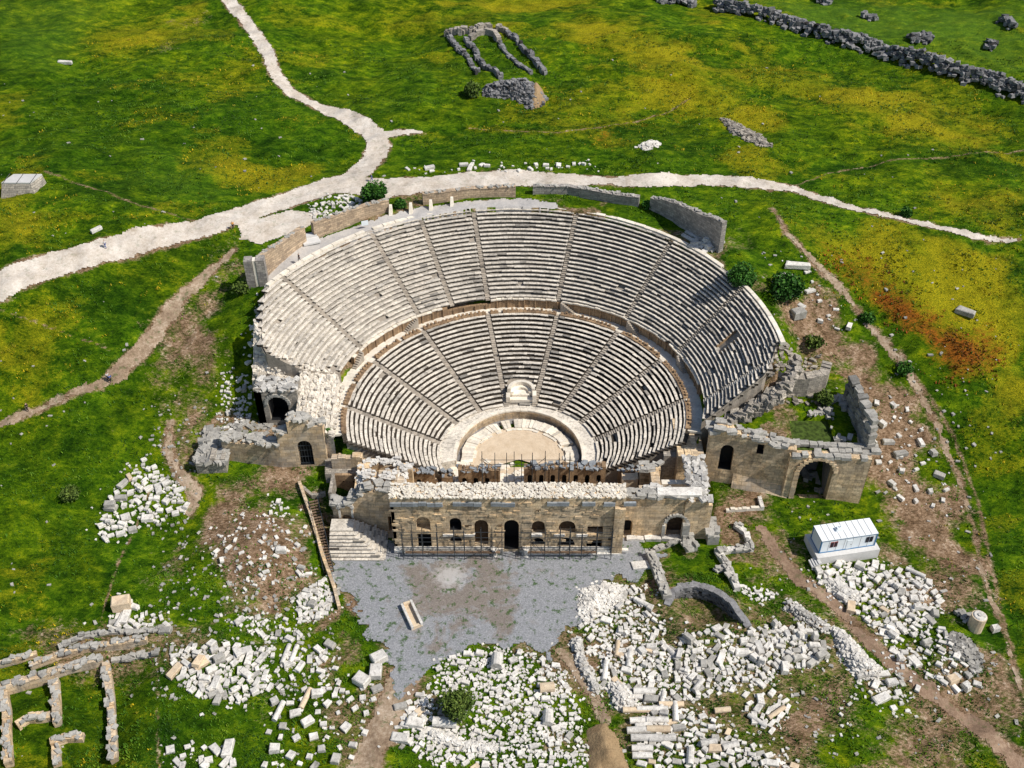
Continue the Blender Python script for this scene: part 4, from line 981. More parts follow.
for k in range(150):
    px=random.uniform(794,852); py=random.uniform(398,446) if px>815 else random.uniform(415,448)
    if vn(px*.09,py*.13,5)<.42: continue
    p=W(px,py,11.4); s=random.uniform(.35,.9); mb.box((p[0],p[1],poly_base(p)-.2),(s*random.uniform(1,2.6),s,s*.8),random.choice((ang,ang+1.57))+random.gauss(0,.4),random.uniform(.1,1),.1,(random.uniform(-.3,.3),random.uniform(-.2,.2)))
mb.build('tumbled_block','wgrey',tr)
pr_=thing('leaning_pier','tall leaning pier of stacked grey blocks behind the arched tower','ruined pier',(W(862,440,10)[0],W(862,440,10)[1],9))
mb=MB()
P0=np.array([*W(866,452,9.5),9.5]); P1=np.array([*W(846,408,10),10.])
for k in range(15):
    for lv in range(9):
        if lv>5 and random.random()<.35: continue
        q=P0+(P1-P0)*k/14; mb.box((q[0]+random.uniform(-.1,.1),q[1],q[2]-1+lv*.85),(random.uniform(1.0,1.7),random.uniform(1.,1.5),.80),.25+random.gauss(0,.08),random.uniform(.1,1),.07)
mb.build('stacked_block','wgrey',pr_)
# right: rubble wall and slope above the terrace
rb=thing('rubble_bank_wall','curved grey rubble wall closing the right end of the upper seats','rubble wall',(W(790,392,13)[0],W(790,392,13)[1],12))
P_=[W(764,388,13),W(785,396,12.2),W(806,397,12),W(824,392,12),W(828,380,12.5)]
for p,q in zip(P_,P_[1:]):
    o=wall(rb,'wall_face',p,q,9,15.8,1.6,'grey',ragged=.6,step=.7)
mb=MB()
for k in range(260):
    px=random.uniform(766,826); py=random.uniform(335,384); p=W(px,py,16.3); s=random.uniform(.25,.8)
    mb.box((p[0],p[1],poly_base(p)-.1),(s*1.4,s,s*.6),random.random()*3,random.random(),.15)
mb.build('scattered_stone','grey',rb)
# ------------------------------------------------------------------ low works between the stage and the right wall; left pits
def lowwall(label,pts,z,h,th,m='tanw',name='foundation_wall',cope=True,ragged=.35,group=None,cm='wgrey',zb=None,cs=(.35,.8)):
    P_=GP(pts) if z is None else [W(x,y,z) for x,y in pts]
    t_=thing(name,label,'ruined wall',(P_[0][0],P_[0][1],poly_base(P_[0])),group)
    for p,q in zip(P_,P_[1:]):
        L=math.hypot(q[0]-p[0],q[1]-p[1]); g0=poly_base(p) if z is None else z-h; g1=poly_base(q) if z is None else z-h
        if q[0]<p[0]: p,q,g0,g1=q,p,g1,g0
        o=wall(t_,'wall_run',p,q,min(g0,g1)-1,0,th,m,topfn=lambda u:g0+(g1-g0)*u/L+h+random.uniform(-.5,.3)*ragged,step=.7)
        if cope: coping(o,'top_stone',p,q,lambda u:g0+(g1-g0)*u/L+h,th,cm,int(L*2.6),cs,.3,tl=.3)
    return t_
lowwall('thin white kerb wall edging the sunken bed at the foot of the right side wall',[(726,513),(760,511)],None,.7,.5,'seatw',cope=False)
lowwall('short white wall climbing behind the kerb at the foot of the right side wall',[(757,499),(760,511)],None,.8,.6,'white',cope=False)
lowwall('narrow grey wall between the gate and the metal stair at the left',[(299,488),(312,499),(326,497)],None,.8,.5,'grey',cope=False)
lowwall('long thin retaining wall beside the metal stair and the forecourt',[(298,484),(309,515),(322,560),(333,590),(338,610)],None,.9,.5,'tanw',cope=False)
lowwall('white block wall running down from the stage building to the forecourt',[(646,556),(655,580),(663,600)],None,1.1,1.3,'wgrey')
lowwall('broken white wall of large slabs with a side branch, right of the round pit',[(714,553),(722,566),(734,591)],None,.9,1.0,'white')
lowwall('white foundation wall running to the right of the slab wall corner',[(716,556),(732,553),(748,552),(743,535),(733,528)],None,.8,.9,'white')
lowwall('short cross wall touching the middle of the slab wall',[(717,574),(727,571)],None,.6,.8,'white')
lowwall('line of kerb stones from the forecourt edge towards the stage building',[(652,554),(668,548),(683,541),(697,538)],None,.5,.6,'wgrey')
for lb,pts in (('leaning grey block stack under the arch at the right end of the stage building',[(681,540),(686,553)]),('weathered grey buttress stump at the right corner of the stage building',[(703,527),(707,545)])):
    t_=lowwall(lb,pts,None,2.2 if 'butt' in lb else 1.3,1.8,'wgrey',name='wall_stump',ragged=1.2,cs=(.7,1.4),cm='wgrey')
# curved retaining wall of the round sunken room
cw=thing('curved_pit_wall','curved dark stone wall round the sunken grassy pit before the stage building','ruined wall',(24,-37,0))
pts=PITP[:9]
mb=MB()
for p,q in zip(pts,pts[1:]):
    L=math.hypot(q[0]-p[0],q[1]-p[1]); u=0
    while u<L:
        x=p[0]+(q[0]-p[0])*u/L; y=p[1]+(q[1]-p[1])*u/L; zt_=max(poly_base((x+.7*math.copysign(.6,x-22),y+1.3)),poly_base((x,y+1.)),poly_base((x,y)))
        for k in range(6): 
            z=zt_-.2-k*.42
            mb.box((x,y,z),(random.uniform(.5,.9),1.0,.40),math.atan2(q[1]-p[1],q[0]-p[0]),random.uniform(.0,.8) if k else random.uniform(.4,1),.12)
        u+=.55
mb.build('stone_facing','dgrey',cw)
# bottom left rooms
lowwall('long outer foundation wall of the ruined house at the bottom left corner',[(0,697),(50,681),(104,667)],None,1.7,1.2,'tanw',name='house_foundation')
lowwall('right hand foundation wall of the ruined house, running towards the viewer',[(104,668),(108,700),(110,735),(112,765)],None,1.3,1.0,'tanw',name='house_foundation')
lowwall('inner wall of the ruined house between its two upper rooms',[(53,684),(54,705),(55,728)],None,1.3,1.0,'tanw',name='house_foundation')
lowwall('left hand wall stub of the ruined house at the picture edge',[(2,698),(5,720),(4,742),(6,768)],None,1.4,1.0,'tanw',name='house_foundation')
lowwall('cross wall between the small rooms of the ruined house',[(20,730),(30,724),(52,722)],None,1.2,1.0,'tanw',name='house_foundation')
lowwall('lower cross wall of the ruined house ending in a square block',[(52,748),(68,743),(84,743)],None,1.1,1.0,'tanw',name='house_foundation')
lowwall('short wall leg hanging below the lower cross wall of the ruined house',[(53,749),(54,768)],None,1.1,1.0,'tanw',name='house_foundation')
lowwall('upper terrace wall of the field left of the heap of blocks',[(0,668),(20,664),(38,658)],None,1.0,.8,'tanw',name='terrace_wall')
lowwall('long terrace wall crossing the meadow above the ruined house',[(32,671),(62,659),(95,652),(148,645)],None,1.1,.8,'tanw',name='terrace_wall')
lowwall('row of grey kerb stones above the long terrace wall',[(60,650),(80,640),(110,635),(140,634),(172,632)],None,.5,.7,'wgrey',name='stone_row')
lowwall('low stone line beside the ruined house, right of its outer wall',[(112,664),(138,660),(158,656)],None,.5,.7,'wgrey',name='stone_row')
# ------------------------------------------------------------------ rim walls behind the seats
def rimwall(label,base,h,m,th=1.0,z=21.35,hf=None,extra=None):
    P_=[W(x,y,z) for x,y in base]; n_=len(P_); pts=[]
    for k in range(n_-1):
        for q in range(3): pts.append((P_[k][0]+(P_[k+1][0]-P_[k][0])*q/3,P_[k][1]+(P_[k+1][1]-P_[k][1])*q/3))
    pts.append(P_[-1]); t_=thing('retaining_wall',label,'retaining wall',(P_[0][0],P_[0][1],z))
    mb=MB(); cp=MB(); N_=len(pts)
    nr=[]
    for k in range(N_):
        a=pts[max(0,k-1)]; b=pts[min(N_-1,k+1)]; d=math.hypot(b[0]-a[0],b[1]-a[1]); nr.append((-(b[1]-a[1])/d,(b[0]-a[0])/d))
    jh=[random.uniform(-.16,.16) for _ in range(N_)]
    def col(k):
        hh=(hf(k/(N_-1)) if hf else h)+jh[k]; p=pts[k]; n=nr[k]; lo_=z-6
        return [(p[0],p[1],lo_),(p[0],p[1],z+hh),(p[0]+n[0]*th,p[1]+n[1]*th,z+hh),(p[0]+n[0]*th,p[1]+n[1]*th,lo_)]
    for k in range(N_-1):
        a,b=col(k),col(k+1); mb.add(a+b,[(0,4,5,1),(1,5,6,2),(2,6,7,3)],.5+.2*random.random())
        c=[(v[0],v[1],v[2]) for v in (a[1],a[2],b[2],b[1])]; 
        u0=[(a[1][0]-nr[k][0]*.08,a[1][1]-nr[k][1]*.08,a[1][2]+.004),(b[1][0]-nr[k+1][0]*.08,b[1][1]-nr[k+1][1]*.08,b[1][2]+.004),(b[2][0],b[2][1],b[2][2]+.004),(a[2][0],a[2][1],a[2][2]+.004)]
        cp.add(u0+[(x_,y_,z_+.13) for x_,y_,z_ in u0],[(4,5,6,7),(0,1,5,4),(2,3,7,6),(1,2,6,5),(3,0,4,7)],.5+.4*random.random())
    mb.add(col(0),[(0,1,2,3)],.4); mb.add(col(N_-1),[(3,2,1,0)],.5)
    mb.build('wall_body',m,t_); cp.build('coping',m,t_)
    ls=MB()
    for k in range(N_*3):
        q=random.randrange(N_-1); u=random.random(); s=random.uniform(.2,.5); x=pts[q][0]*(1-u)+pts[q+1][0]*u+nr[q][0]*random.uniform(.1,th); y=pts[q][1]*(1-u)+pts[q+1][1]*u+nr[q][1]*random.uniform(.1,th); ls.box((x,y,z+(hf((q+u)/(N_-1)) if hf else h)+.08),(s*1.5,s,s*.5),random.random()*3,random.random(),.15)
    ls.build('loose_top_stone','wgrey',t_); return t_
rimwall('leftmost curved retaining wall on the rim, tan blocks, ending in a squared pillar',[(263.4,272),(274,264.5),(285,258),(296,250),(307,242.5)],3.1,'rim')
rimwall('tan retaining wall on the rim carrying a small white notice, bush behind it',[(315,238),(337,230),(352,225),(365,220.6),(378,217),(390,214.4)],2.9,'rim')
rimwall('tan retaining wall with three white fins before it, middle of the rim',[(423.4,207.3),(435,206),(447,205),(464,202.5),(481,201),(498,200),(515.6,199.5)],2.7,'rim')
rimwall('long retaining wall, coloured grey for its shade, at the back of the bowl, second from the right',[(532.8,198),(550,198.2),(567.8,198.8),(588,201.5),(607,205),(622,207.3),(638,209.7)],2.5,'rimg')
rimwall('rightmost and tallest retaining wall, coloured grey for its shade, at the back of the bowl',[(649,212),(660,216.5),(672.5,222),(685,230.5),(697.5,239.4),(708,246),(718,254)],3.3,'rimg',hf=lambda k:2.9+3.6*k)
mb=MB(); A=W(246,277,21.0); B=W(262,274,21.0); o=thing('gate_pillar','grey square pillar with a pale stripe closing the left end of the rim wall','pillar',(A[0]+1.5,A[1],17))
mb=MB(); mb.box((A[0]+.8,A[1]+.3,15),(1.4,1.8,9.6),.1,.4); mb.box((A[0]+2.9,A[1]+.5,15),(1.5,1.8,9.7),.1,.5); mb.build('shaft','rimg',o); mb=MB(); mb.box((A[0]+1.85,A[1]+.2,15),(.5,1.2,9.65),.1,.8); mb.build('pale_stripe','seatw',o)
for i,(px,py) in enumerate(((391,216.5),(411,214.5),(431,211.5),(452,208.5))):
    p=W(px,py,21.3); t_=thing('stone_fin',('small white leaning fin at the end of the notice wall','small white leaning fin in the gap between two rim walls','small white leaning fin at the left end of the middle rim wall','small white leaning fin before the centre of the middle rim wall')[i],'buttress',(p[0],p[1],21.3),'white fins on the rim walk')
    mb=MB(); x,y=p; z=21.2
    mb.add([(x-.35,y-1.1,z),(x+.35,y-1.1,z),(x+.35,y+.9,z),(x-.35,y+.9,z),(x-.25,y+.3,z+2.3),(x+.25,y+.3,z+2.3),(x+.25,y+.8,z+2.3),(x-.25,y+.8,z+2.3)],[(4,5,6,7),(0,1,5,4),(1,2,6,5),(2,3,7,6),(3,0,4,7)],.9); mb.build('fin','seatw',t_)
    mb=MB(); mb.box((x+.55,y-.2,z-.02),(.5,1.9,.5),0,.2); mb.build('base_block','slate',t_)
p=W(365.5,217.5,23.); mb=MB(); mb.box((p[0],p[1]-1.5,22.2),(1.3,.05,1.0),.35,.9); o=mb.build('notice_panel','panel'); tag(o,'small white notice board fixed to the tan rim wall below the bush','sign')
# steps up to the rim from the road, pale slabs
p=W(311,240.5,21.6); t_=thing('entrance_step','pale stone step and slab in the gap between the two left rim walls','step',(p[0],p[1],21.3)); mb=MB(); mb.box((p[0],p[1],21.3),(3.2,2.0,.35),.4,.9); mb.box((p[0]-.5,p[1]+1.4,21.3),(2.6,1.2,.7),.4,.8); mb.build('slab','concrete',t_)
mb=MB()
for x,y,l in ((560,203.5,0),):
    for k in range(60):
        p=W(random.uniform(530,582),random.uniform(198.5,205.5),21.4); s=random.uniform(.3,.8); mb.box((p[0],p[1],21.3),(s*1.4,s,.25),random.random()*.5,.5+.5*random.random(),.1)
tag(mb.build('loose_paving','seatw'),'loose pale paving stones on the rim below the long shade-grey retaining wall','paving',kind='stuff')
for i,(q0,q1) in enumerate((((690,235),(700,242)),((686,238),(698,246)))):
    p=W(*q0,21.4); q=W(*q1,21.2); mb=MB(); an=math.atan2(q[1]-p[1],q[0]-p[0]); mb.box(((p[0]+q[0])/2,(p[1]+q[1])/2,21.35),(math.hypot(q[0]-p[0],q[1]-p[1])+2,.7,.5),an,.7,.03)
    tag(mb.build('fallen_beam','white'),('long pale stone beam lying nearest the tall rim wall','long pale stone beam lying on the top seat edge by the tall rim wall')[i],'stone beam')
p=W(706,247,21.0); rubble_pile('stone_heap','small heap of white rubble at the foot of the tallest rim wall','rubble heap',p,(2.9,2.2),1.2,'white',60,(.4,.9),core=False)
# ================================================================== LOOSE BLOCKS
def blockmesh(kind,seed):
    random.seed(seed); mb=MB()
    if kind=='drum':
        n=12; vs=[];
        for x in (-.5,.5):
            for k in range(n): a=2*PI*k/n; vs.append((x,.5*math.cos(a)*random.uniform(.97,1.03),.5+.5*math.sin(a)*random.uniform(.97,1.03)))
        mb.add(vs,[(k,n+k,n+(k+1)%n,(k+1)%n) for k in range(n)]+[tuple(range(n)),tuple(range(2*n-1,n-1,-1))],.6)
    else:
        # a hewn block: box with chamfered and broken edges
        c=.07; vs=[]; j=lambda:random.uniform(-.05,.05)
        P=[(-.5,-.5),(.5,-.5),(.5,.5),(-.5,.5)]
        P=[(x+j()*1.4,y+j()*1.4) for x,y in P]
        tilt=[random.uniform(-.10,.06) for _ in range(4)]
        for z,k in ((0,1.),(1-c*1.6,1.),(1,1-2*c)):
            for (x,y),t in zip(P,tilt): vs.append((x*k,y*k,z*(1+t)))
        f=[(0,1,5,4),(1,2,6,5),(2,3,7,6),(3,0,4,7),(4,5,9,8),(5,6,10,9),(6,7,11,10),(7,4,8,11),(8,9,10,11),(3,2,1,0)]
        mb.add(vs,f,.6)
    me=bpy.data.meshes.new(kind); me.from_pydata(mb.v,[],mb.f); finish(me,np.array(mb.t)); return me,mb
KM={}
for m_ in ('white','wgrey','cream'):
    for k in range(6):
        me,mb=blockmesh('block',100+k); me.materials.append(M[m_]); KM[m_,k]=(me,mb)
    me,mb=blockmesh('drum',300); me.materials.append(M[m_]); KM[m_,'drum']=(me,mb)
random.seed(21)
def scatter(poly,n,size,rows=False,md=.8,ang=None,spread=1.6,mats=(('white',.68),('wgrey',.26),('cream',.06)),elong=(1,2.1),tall=(.5,.9)):
    """block spots inside a patch given by its outline seen in the picture; returns (x,y,dx,dy,dz,rz,mat)"""
    P=GP(poly); a=np.array(P); x0,x1,y0,y1=a[:,0].min(),a[:,0].max(),a[:,1].min(),a[:,1].max(); out=[]; grid={}
    tries=0
    while len(out)<n and tries<n*40:
        tries+=1; x=random.uniform(x0,x1); y=random.uniform(y0,y1)
        if not bool(inpoly(P,np.array(x),np.array(y))): continue
        s=random.uniform(*size)*random.choice((.75,1,1,1.25)); gx,gy=int(x//1.5),int(y//1.5); ok=True
        for i in (-1,0,1):
            for j in (-1,0,1):
                for q in grid.get((gx+i,gy+j),()):
                    if math.hypot(q[0]-x,q[1]-y)<md*(s+q[2])*.62: ok=False
        if not ok: continue
        grid.setdefault((gx,gy),[]).append((x,y,s)); r=random.random(); acc=0
        for m_,w_ in mats:
            acc+=w_
            if r<acc: break
        rz=(ang if ang is not None else 0)+random.gauss(0,spread if ang is None else spread)
        out.append([x,y,s*random.uniform(*elong),s,s*random.uniform(*tall),rz,m_])
    return out
ALL=[]      # (spots, label, name, category, group, shape)
def patch(label,poly,n,size,group,name='marble_block',shape='block',**k):
    k.setdefault('md',.8); k['md']*=1.13; L=scatter(poly,int(n*.88),(size[0]*.58,size[1]*.86),**k); ALL.append((L,label,name,group,shape)); return L
patch('pale hewn block in the triangular heap on the meadow left of the theatre',[(143,459),(152,466),(172,482),(190,505),(178,515),(150,525),(128,534),(103,542),(99,528),(106,510),(118,490),(130,472)],105,(.75,1.15),'blocks in the triangular heap on the left meadow',md=.95,ang=.3,spread=.7)
patch('pale block in the group above the long terrace wall, lower left',[(112,602),(135,606),(160,610),(175,622),(172,634),(140,632),(108,628)],30,(.7,1.1),'blocks above the long terrace wall',md=.9)
patch('pale block in the broad heap at the lower left, right of the terrace wall',[(172,652),(205,645),(235,645),(262,650),(268,672),(262,690),(240,704),(215,702),(190,690),(172,672)],105,(.8,1.25),'blocks in the broad heap at the lower left',md=.92,ang=1.2,spread=.8,elong=(1,2.4))
patch('pale block in the straggling group between the lower left heap and the forecourt',[(262,650),(310,650),(340,640),(345,700),(300,690),(268,690)],60,(.5,.95),'blocks straggling towards the forecourt')
patch('large pale block in the wide spaced rows at the bottom left',[(272,700),(345,690),(380,680),(372,720),(350,768),(262,768)],52,(.9,1.4),'large blocks in spaced rows at the bottom left',md=1.5,ang=.3,spread=.5,elong=(1,1.6))
patch('pale block along the bottom edge left of the brown track',[(168,745),(230,740),(235,768),(168,768)],18,(.8,1.2),'blocks along the bottom left edge')
patch('small pale block laid out on the grassy island below the forecourt',[(452,656),(500,650),(545,656),(566,672),(574,700),(584,740),(588,768),(440,768),(404,742),(402,715),(430,690),(438,668)],560,(.45,.85),'blocks laid out on the grassy island',md=.80,ang=.1,spread=.6,elong=(1,1.8),mats=(('white',.80),('wgrey',.17),('cream',.03)))
patch('pale block lining the edge of the grassy island',[(400,705),(420,695),(425,735),(395,745)],16,(.9,1.3),'blocks on the rim of the grassy island',md=1.1,ang=.1,spread=.5)
patch('pale block in the jumble at the top of the great stone field',[(585,588),(640,588),(652,610),(668,625),(660,650),(620,660),(590,655),(580,630)],150,(.55,1.0),'blocks at the top of the great stone field',md=.985,mats=(('white',.62),('wgrey',.24),('cream',.14)))
patch('pale block in the middle of the great stone field',[(600,655),(660,650),(690,640),(720,665),(735,690),(700,700),(650,700),(600,690)],165,(.65,1.1),'blocks in the middle of the great stone field',md=.985,mats=(('white',.45),('wgrey',.48),('cream',.07)))
patch('grey block in the dark heap right of the sunken pit',[(745,632),(775,626),(800,628),(818,640),(830,650),(815,665),(790,668),(770,672),(750,660)],110,(.7,1.1),'blocks in the dark heap right of the pit',md=.72,mats=(('white',.2),('wgrey',.78),('cream',.02)),tall=(.6,1.4))
patch('pale block in the belt between the pit and the column pile',[(680,640),(725,628),(750,650),(775,678),(760,690),(735,680),(700,665)],100,(.65,1.05),'blocks in the belt below the pit',md=.98,mats=(('white',.45),('wgrey',.53),('cream',.02)))
patch('pale block in rows at the lower edge of the great stone field',[(650,700),(700,715),(735,735),(775,760),(800,768),(640,768),(640,720)],165,(.75,1.2),'blocks at the lower edge of the great stone field',md=.985,ang=.0,spread=.5,mats=(('white',.5),('wgrey',.4),('cream',.1)))
patch('long pale block in the small fan right of the great stone field',[(742,695),(775,690),(790,705),(775,735),(750,725)],26,(.7,.95),'blocks in the small fan',md=1.1,ang=.9,spread=.4,elong=(1.5,2.6))
patch('pale block in the large heap below the white site office',[(815,566),(860,562),(885,568),(925,580),(942,600),(940,615),(920,622),(890,640),(870,625),(845,605),(820,585)],190,(.7,1.15),'blocks in the large heap below the site office',md=.85,ang=.6,spread=.7,elong=(1,2.),mats=(('white',.84),('wgrey',.12),('cream',.04)))
patch('pale block in the rows running down from the site office heap',[(890,625),(930,620),(948,640),(960,660),(980,680),(975,692),(940,690),(905,665),(880,640)],52,(.75,1.1),'blocks in rows below the office heap',md=1.15,ang=-.7,spread=.3)
patch('pale block in the short double row by the pale rubble tongue',[(862,670),(885,672),(905,700),(895,712),(868,690)],13,(1.,1.3),'blocks in the short double row',md=1.2,ang=.3,spread=.2)
patch('grey block lying on the bare slope beyond the arched tower',[(868,398),(900,400),(930,440),(950,480),(940,510),(900,500),(875,460),(868,430)],44,(.8,1.2),'blocks on the bare right slope',md=2.3,mats=(('white',.45),('wgrey',.55)))
patch('pale stone on the slope above the right end of the seats',[(775,262),(800,262),(830,300),(860,330),(830,330),(790,300)],20,(.6,1.2),'stones on the upper right slope',md=2.,mats=(('white',.7),('wgrey',.3)))
patch('white stone in the row along the upper edge of the road',[(400,170),(470,163),(520,166),(590,163),(590,168),(520,173),(470,172),(400,176)],30,(.6,1.1),'stones along the upper edge of the road',md=1.2)
patch('small white stone among the weeds behind the notice wall',[(308,208),(330,198),(358,196),(362,206),(330,218),(312,220)],60,(.5,.9),'stones behind the notice wall',md=.8)
patch('grey stone at the broken left edge of the upper seats',[(262,300),(268,330),(268,362),(256,374),(246,364),(252,340)],34,(.8,1.2),'stones at the broken left edge of the seats',md=.9,mats=(('white',.4),('wgrey',.6)))
patch('pale stone on the mound left of the metal stair',[(208,540),(235,510),(272,495),(300,510),(318,560),(310,590),(270,590),(225,600),(210,570)],80,(.35,.75),'stones on the mound by the metal stair',md=1.,mats=(('white',.7),('wgrey',.3)))
patch('grey stone in the rubble tongue beside the forecourt',[(298,596),(325,580),(334,600),(322,618),(296,622)],75,(.5,.9),'stones in the rubble tongue by the forecourt',md=.7,mats=(('white',.35),('wgrey',.65)))
patch('grey stone in the field between the two lower left heaps',[(225,622),(300,612),(300,640),(260,640)],34,(.4,.8),'stones between the lower left heaps',mats=(('white',.4),('wgrey',.6)))
patch('small pale stone lying below the slope left of the seats',[(222,372),(250,372),(250,420),(228,440),(218,410)],70,(.4,.8),'stones below the left end of the seats',md=.9,mats=(('white',.6),('wgrey',.4)))
patch('small grey stone among the sparse grass at the lower right',[(880,600),(960,640),(985,690),(940,700),(900,720),(860,700),(840,740),(830,700),(880,690)],70,(.35,.7),'stones in the lower right grass',md=1.6,mats=(('white',.3),('wgrey',.7)))
patch('small white stone scattered near the end of the slab wall',[(736,585),(770,590),(775,600),(750,600)],22,(.5,.9),'stones right of the slab wall',md=1.)
# stacked second layer in the crowded heaps
for e in list(ALL):
    if any(w_ in e[1] for w_ in ('triangular','dark heap','site office','middle of','jumble','broad heap')):
        for b in list(e[0]):
            if random.random()<.16: e[0].append([b[0]+random.uniform(-.3,.3),b[1]+random.uniform(-.2,.2),b[2]*.9,b[3]*.9,b[4]*.9,b[5]+random.gauss(0,.5),b[6],b[4]*.85])
# choose the largest as single things, the rest of them go into one mesh
flat=[]
for e in ALL:
    cap=[5 if ('island' in e[1]) else 0][0]
    for b in e[0]:
        p=np.array([b[0],b[1],0])-CAM; d=float(p@FW); flat.append((b[2]*b[3]/(d*d)*1e4*(.6+.8*random.random()),b,e))
flat.sort(key=lambda q:-q[0]); rest=MB()
def put_single(b,e):
    me=KM[b[6],random.randrange(6)][0]; o=bpy.data.objects.new(e[2],me); COL.objects.link(o); z=float(H(b[0],b[1]))+(b[7] if len(b)>7 else 0)
    o.location=(b[0],b[1],z-.12*b[4]); o.scale=(b[2],b[3],b[4]); o.rotation_euler=(random.gauss(0,.07),random.gauss(0,.07),b[5]); tag(o,e[1],'stone block',e[3])
for q,b,e in flat[:298]: put_single(b,e)
rm={'white':MB(),'wgrey':MB(),'cream':MB()}
for q,b,e in flat[298:]:
    src=KM[b[6],random.randrange(6)][1]; z=float(H(b[0],b[1]))+(b[7] if len(b)>7 else 0); c,s=math.cos(b[5]),math.sin(b[5]); tx,ty=random.gauss(0,.08),random.gauss(0,.08)
    vs=[]
    for v in src.v:
        X,Y=v[0]*b[2],v[1]*b[3]; vs.append((b[0]+X*c-Y*s,b[1]+X*s+Y*c,z-.12*b[4]+v[2]*b[4]+X*tx+Y*ty))
    rest.add(vs,src.f,(random.random()*.6+.4) if b[6]=='white' else random.random()*.35)
o=rest.build('scattered_blocks','white'); tag(o,'smaller hewn blocks and stones strewn among the larger ones over the whole site','stone blocks',kind='stuff')
# gravel-like chips between the blocks
mb=MB()
for e in ALL:
    P=np.array([b[:2] for b in e[0]]); k=int(len(P)*(2.2 if 'island' in e[1] or 'field' in e[1] else 1.3))
    for _ in range(k):
        c=P[random.randrange(len(P))]; x=c[0]+random.gauss(0,1.2); y=c[1]+random.gauss(0,1.2); s=random.uniform(.12,.34); mb.box((x,y,float(base_h(x,y)) if False else 0),(s*1.4,s,s*.7),random.random()*3,random.random(),.2)
# set heights in one go
V=np.array(mb.v); cx_=V.reshape(-1,8,3).mean(1); hz_=H(cx_[:,0],cx_[:,1]); V=V.reshape(-1,8,3); V[:,:,2]+=hz_[:,None]-.03; mb.v=[tuple(v) for v in V.reshape(-1,3)]
tag(mb.build('stone_chips','white'),'stone chips littering the grass between the blocks','stone chips',kind='stuff')
# column drums and shafts
drum0=None
DR=[(x,y,l,r,a,'white') for x,y,l,r,a in ((638,712,4.2,.8,0),(652,711,4.2,.8,0),(642,722,3.4,.9,.05),(657,722,3.0,.9,0),(640,732,3.6,1.0,.05),(658,731,3.2,1.0,0),(644,740,3.6,1.0,0),(662,740,3.6,.95,.05),(642,750,2.8,.9,0),(642,757,2.6,.9,0),(671,706,3.4,.8,.0),(675,714,3.0,.8,1.5),(662,703,3.0,.8,1.3),(605,672,3.2,.8,1.4),(629,660,3.,.8,1.4),(617,650,2.6,.7,1.4),(668,650,2.8,.7,-.9),(642,604,2.6,.8,-.6),(644,693,3.,1.,0),(698,687,2.4,.8,.9),(776,714,3.0,.7,.6),(757,722,2.8,.7,-.7),(690,758,2.4,1.,1.4),(730,748,2.2,.9,.3),(708,745,2.2,.9,.2),(722,712,2.2,.8,.1),(915,574,3.,.7,-.6),(895,588,2.6,.7,-.6),(286,655,3.2,.7,1.4),(294,655,3.,.7,1.4),(306,700,3.2,.8,1.3),(279,712,3.,.8,1.3),(120,621,2.6,.8,1.4),(445,725,3.2,1.4,-.1),(497,664,2.0,1.6,1.5),(547,690,2.,1.4,.1),(548,720,2.,1.4,1.5))]
for i,(px,py,l,r,a,m_) in enumerate(DR):
    x,y=g1(px,py); o=bpy.data.objects.new('column_drum',KM[m_ if i%5 else 'cream','drum'][0]); COL.objects.link(o); o.location=(x,y,poly_base((x,y))-.05); o.scale=(l,r,r); o.rotation_euler=(0,0,a)
    g_='column shafts stacked in the great stone field' if i<26 else 'column pieces lying outside the great stone field'
    tag(o,'pale round column shaft lying in the great stone field' if i<26 else 'pale round column piece lying on grass outside the great stone field','column',g_)
# single marked pieces
def single(name,label,cat,px,py,d,rz,m='white',drum=False,group=None):
    x,y=g1(px,py); o=bpy.data.objects.new(name,KM[m,'drum' if drum else random.randrange(6)][0]); COL.objects.link(o); o.location=(x,y,poly_base((x,y))-.08*d[2]); o.scale=d; o.rotation_euler=(0,0,rz); return tag(o,label,cat,group)
single('boulder','large brown weathered boulder above the long terrace wall','boulder',122,607,(2.8,1.9,1.9),.2,'cream')
single('stone_block','lone pale block resting on the mound beside the metal stair','stone block',281,551,(1.7,1.0,.9),0)
for i,(px,py,lb) in enumerate(((379,660,'topmost of the three large white blocks left of the forecourt neck'),(376,674,'middle one of the three large white blocks left of the forecourt neck'),(362,682,'lowest of the three large white blocks left of the forecourt neck'))): single('large_block',lb,'stone block',px,py,(2.1,1.7,1.3),.5+i)
single('stone_slab','long thin white slab lying alone in the upper left meadow','stone slab',65,63,(3.4,1.0,.7),-.1)
single('stone_slab','short pale slab alone in the grass above the road at left','stone slab',97,231,(2.2,.8,.6),.9)
single('orange_block','bright ochre block at the foot of the rows below the office heap','stone block',951,682,(1.6,1.2,1.0),.3,'cream')
single('rock','grey rock alone in the red and yellow flowers','rock',965,313,(3.0,1.4,1.0),-.6,'wgrey')
single('stone_block','white block standing alone at the right edge, in dark grass','stone block',994,631,(1.2,.9,1.),.3)
single('stone_slab','grey slab leaning in the weeds on the right slope','stone slab',900,455,(2.2,1.,.8),.2,'wgrey')
single('stone_slab','large white slab near the top of the right bank','stone slab',797,268,(4.2,1.2,.9),-.1)
single('stone_pile_head','round grey boulder on the bank right of the shrub','boulder',797,317,(2.4,1.8,1.6),.3,'wgrey')
for i,(px,py,lb) in enumerate(((494,556,'short white column stub left of the main door path'),(526,556,'short white column stub right of the main door path'))):
    x,y=g1(px,py); mb=MB(); mb.tube((x,y,0),(x,y,1.7),.42,.38,12,.9); mb.tube((x,y,0),(x,y,.3),.55,.5,12,.8); mb.tube((x,y,1.5),(x,y,1.72),.46,.46,12,.8); o=mb.build('column_stub','white',smooth=False); tag(o,lb,'column stub')
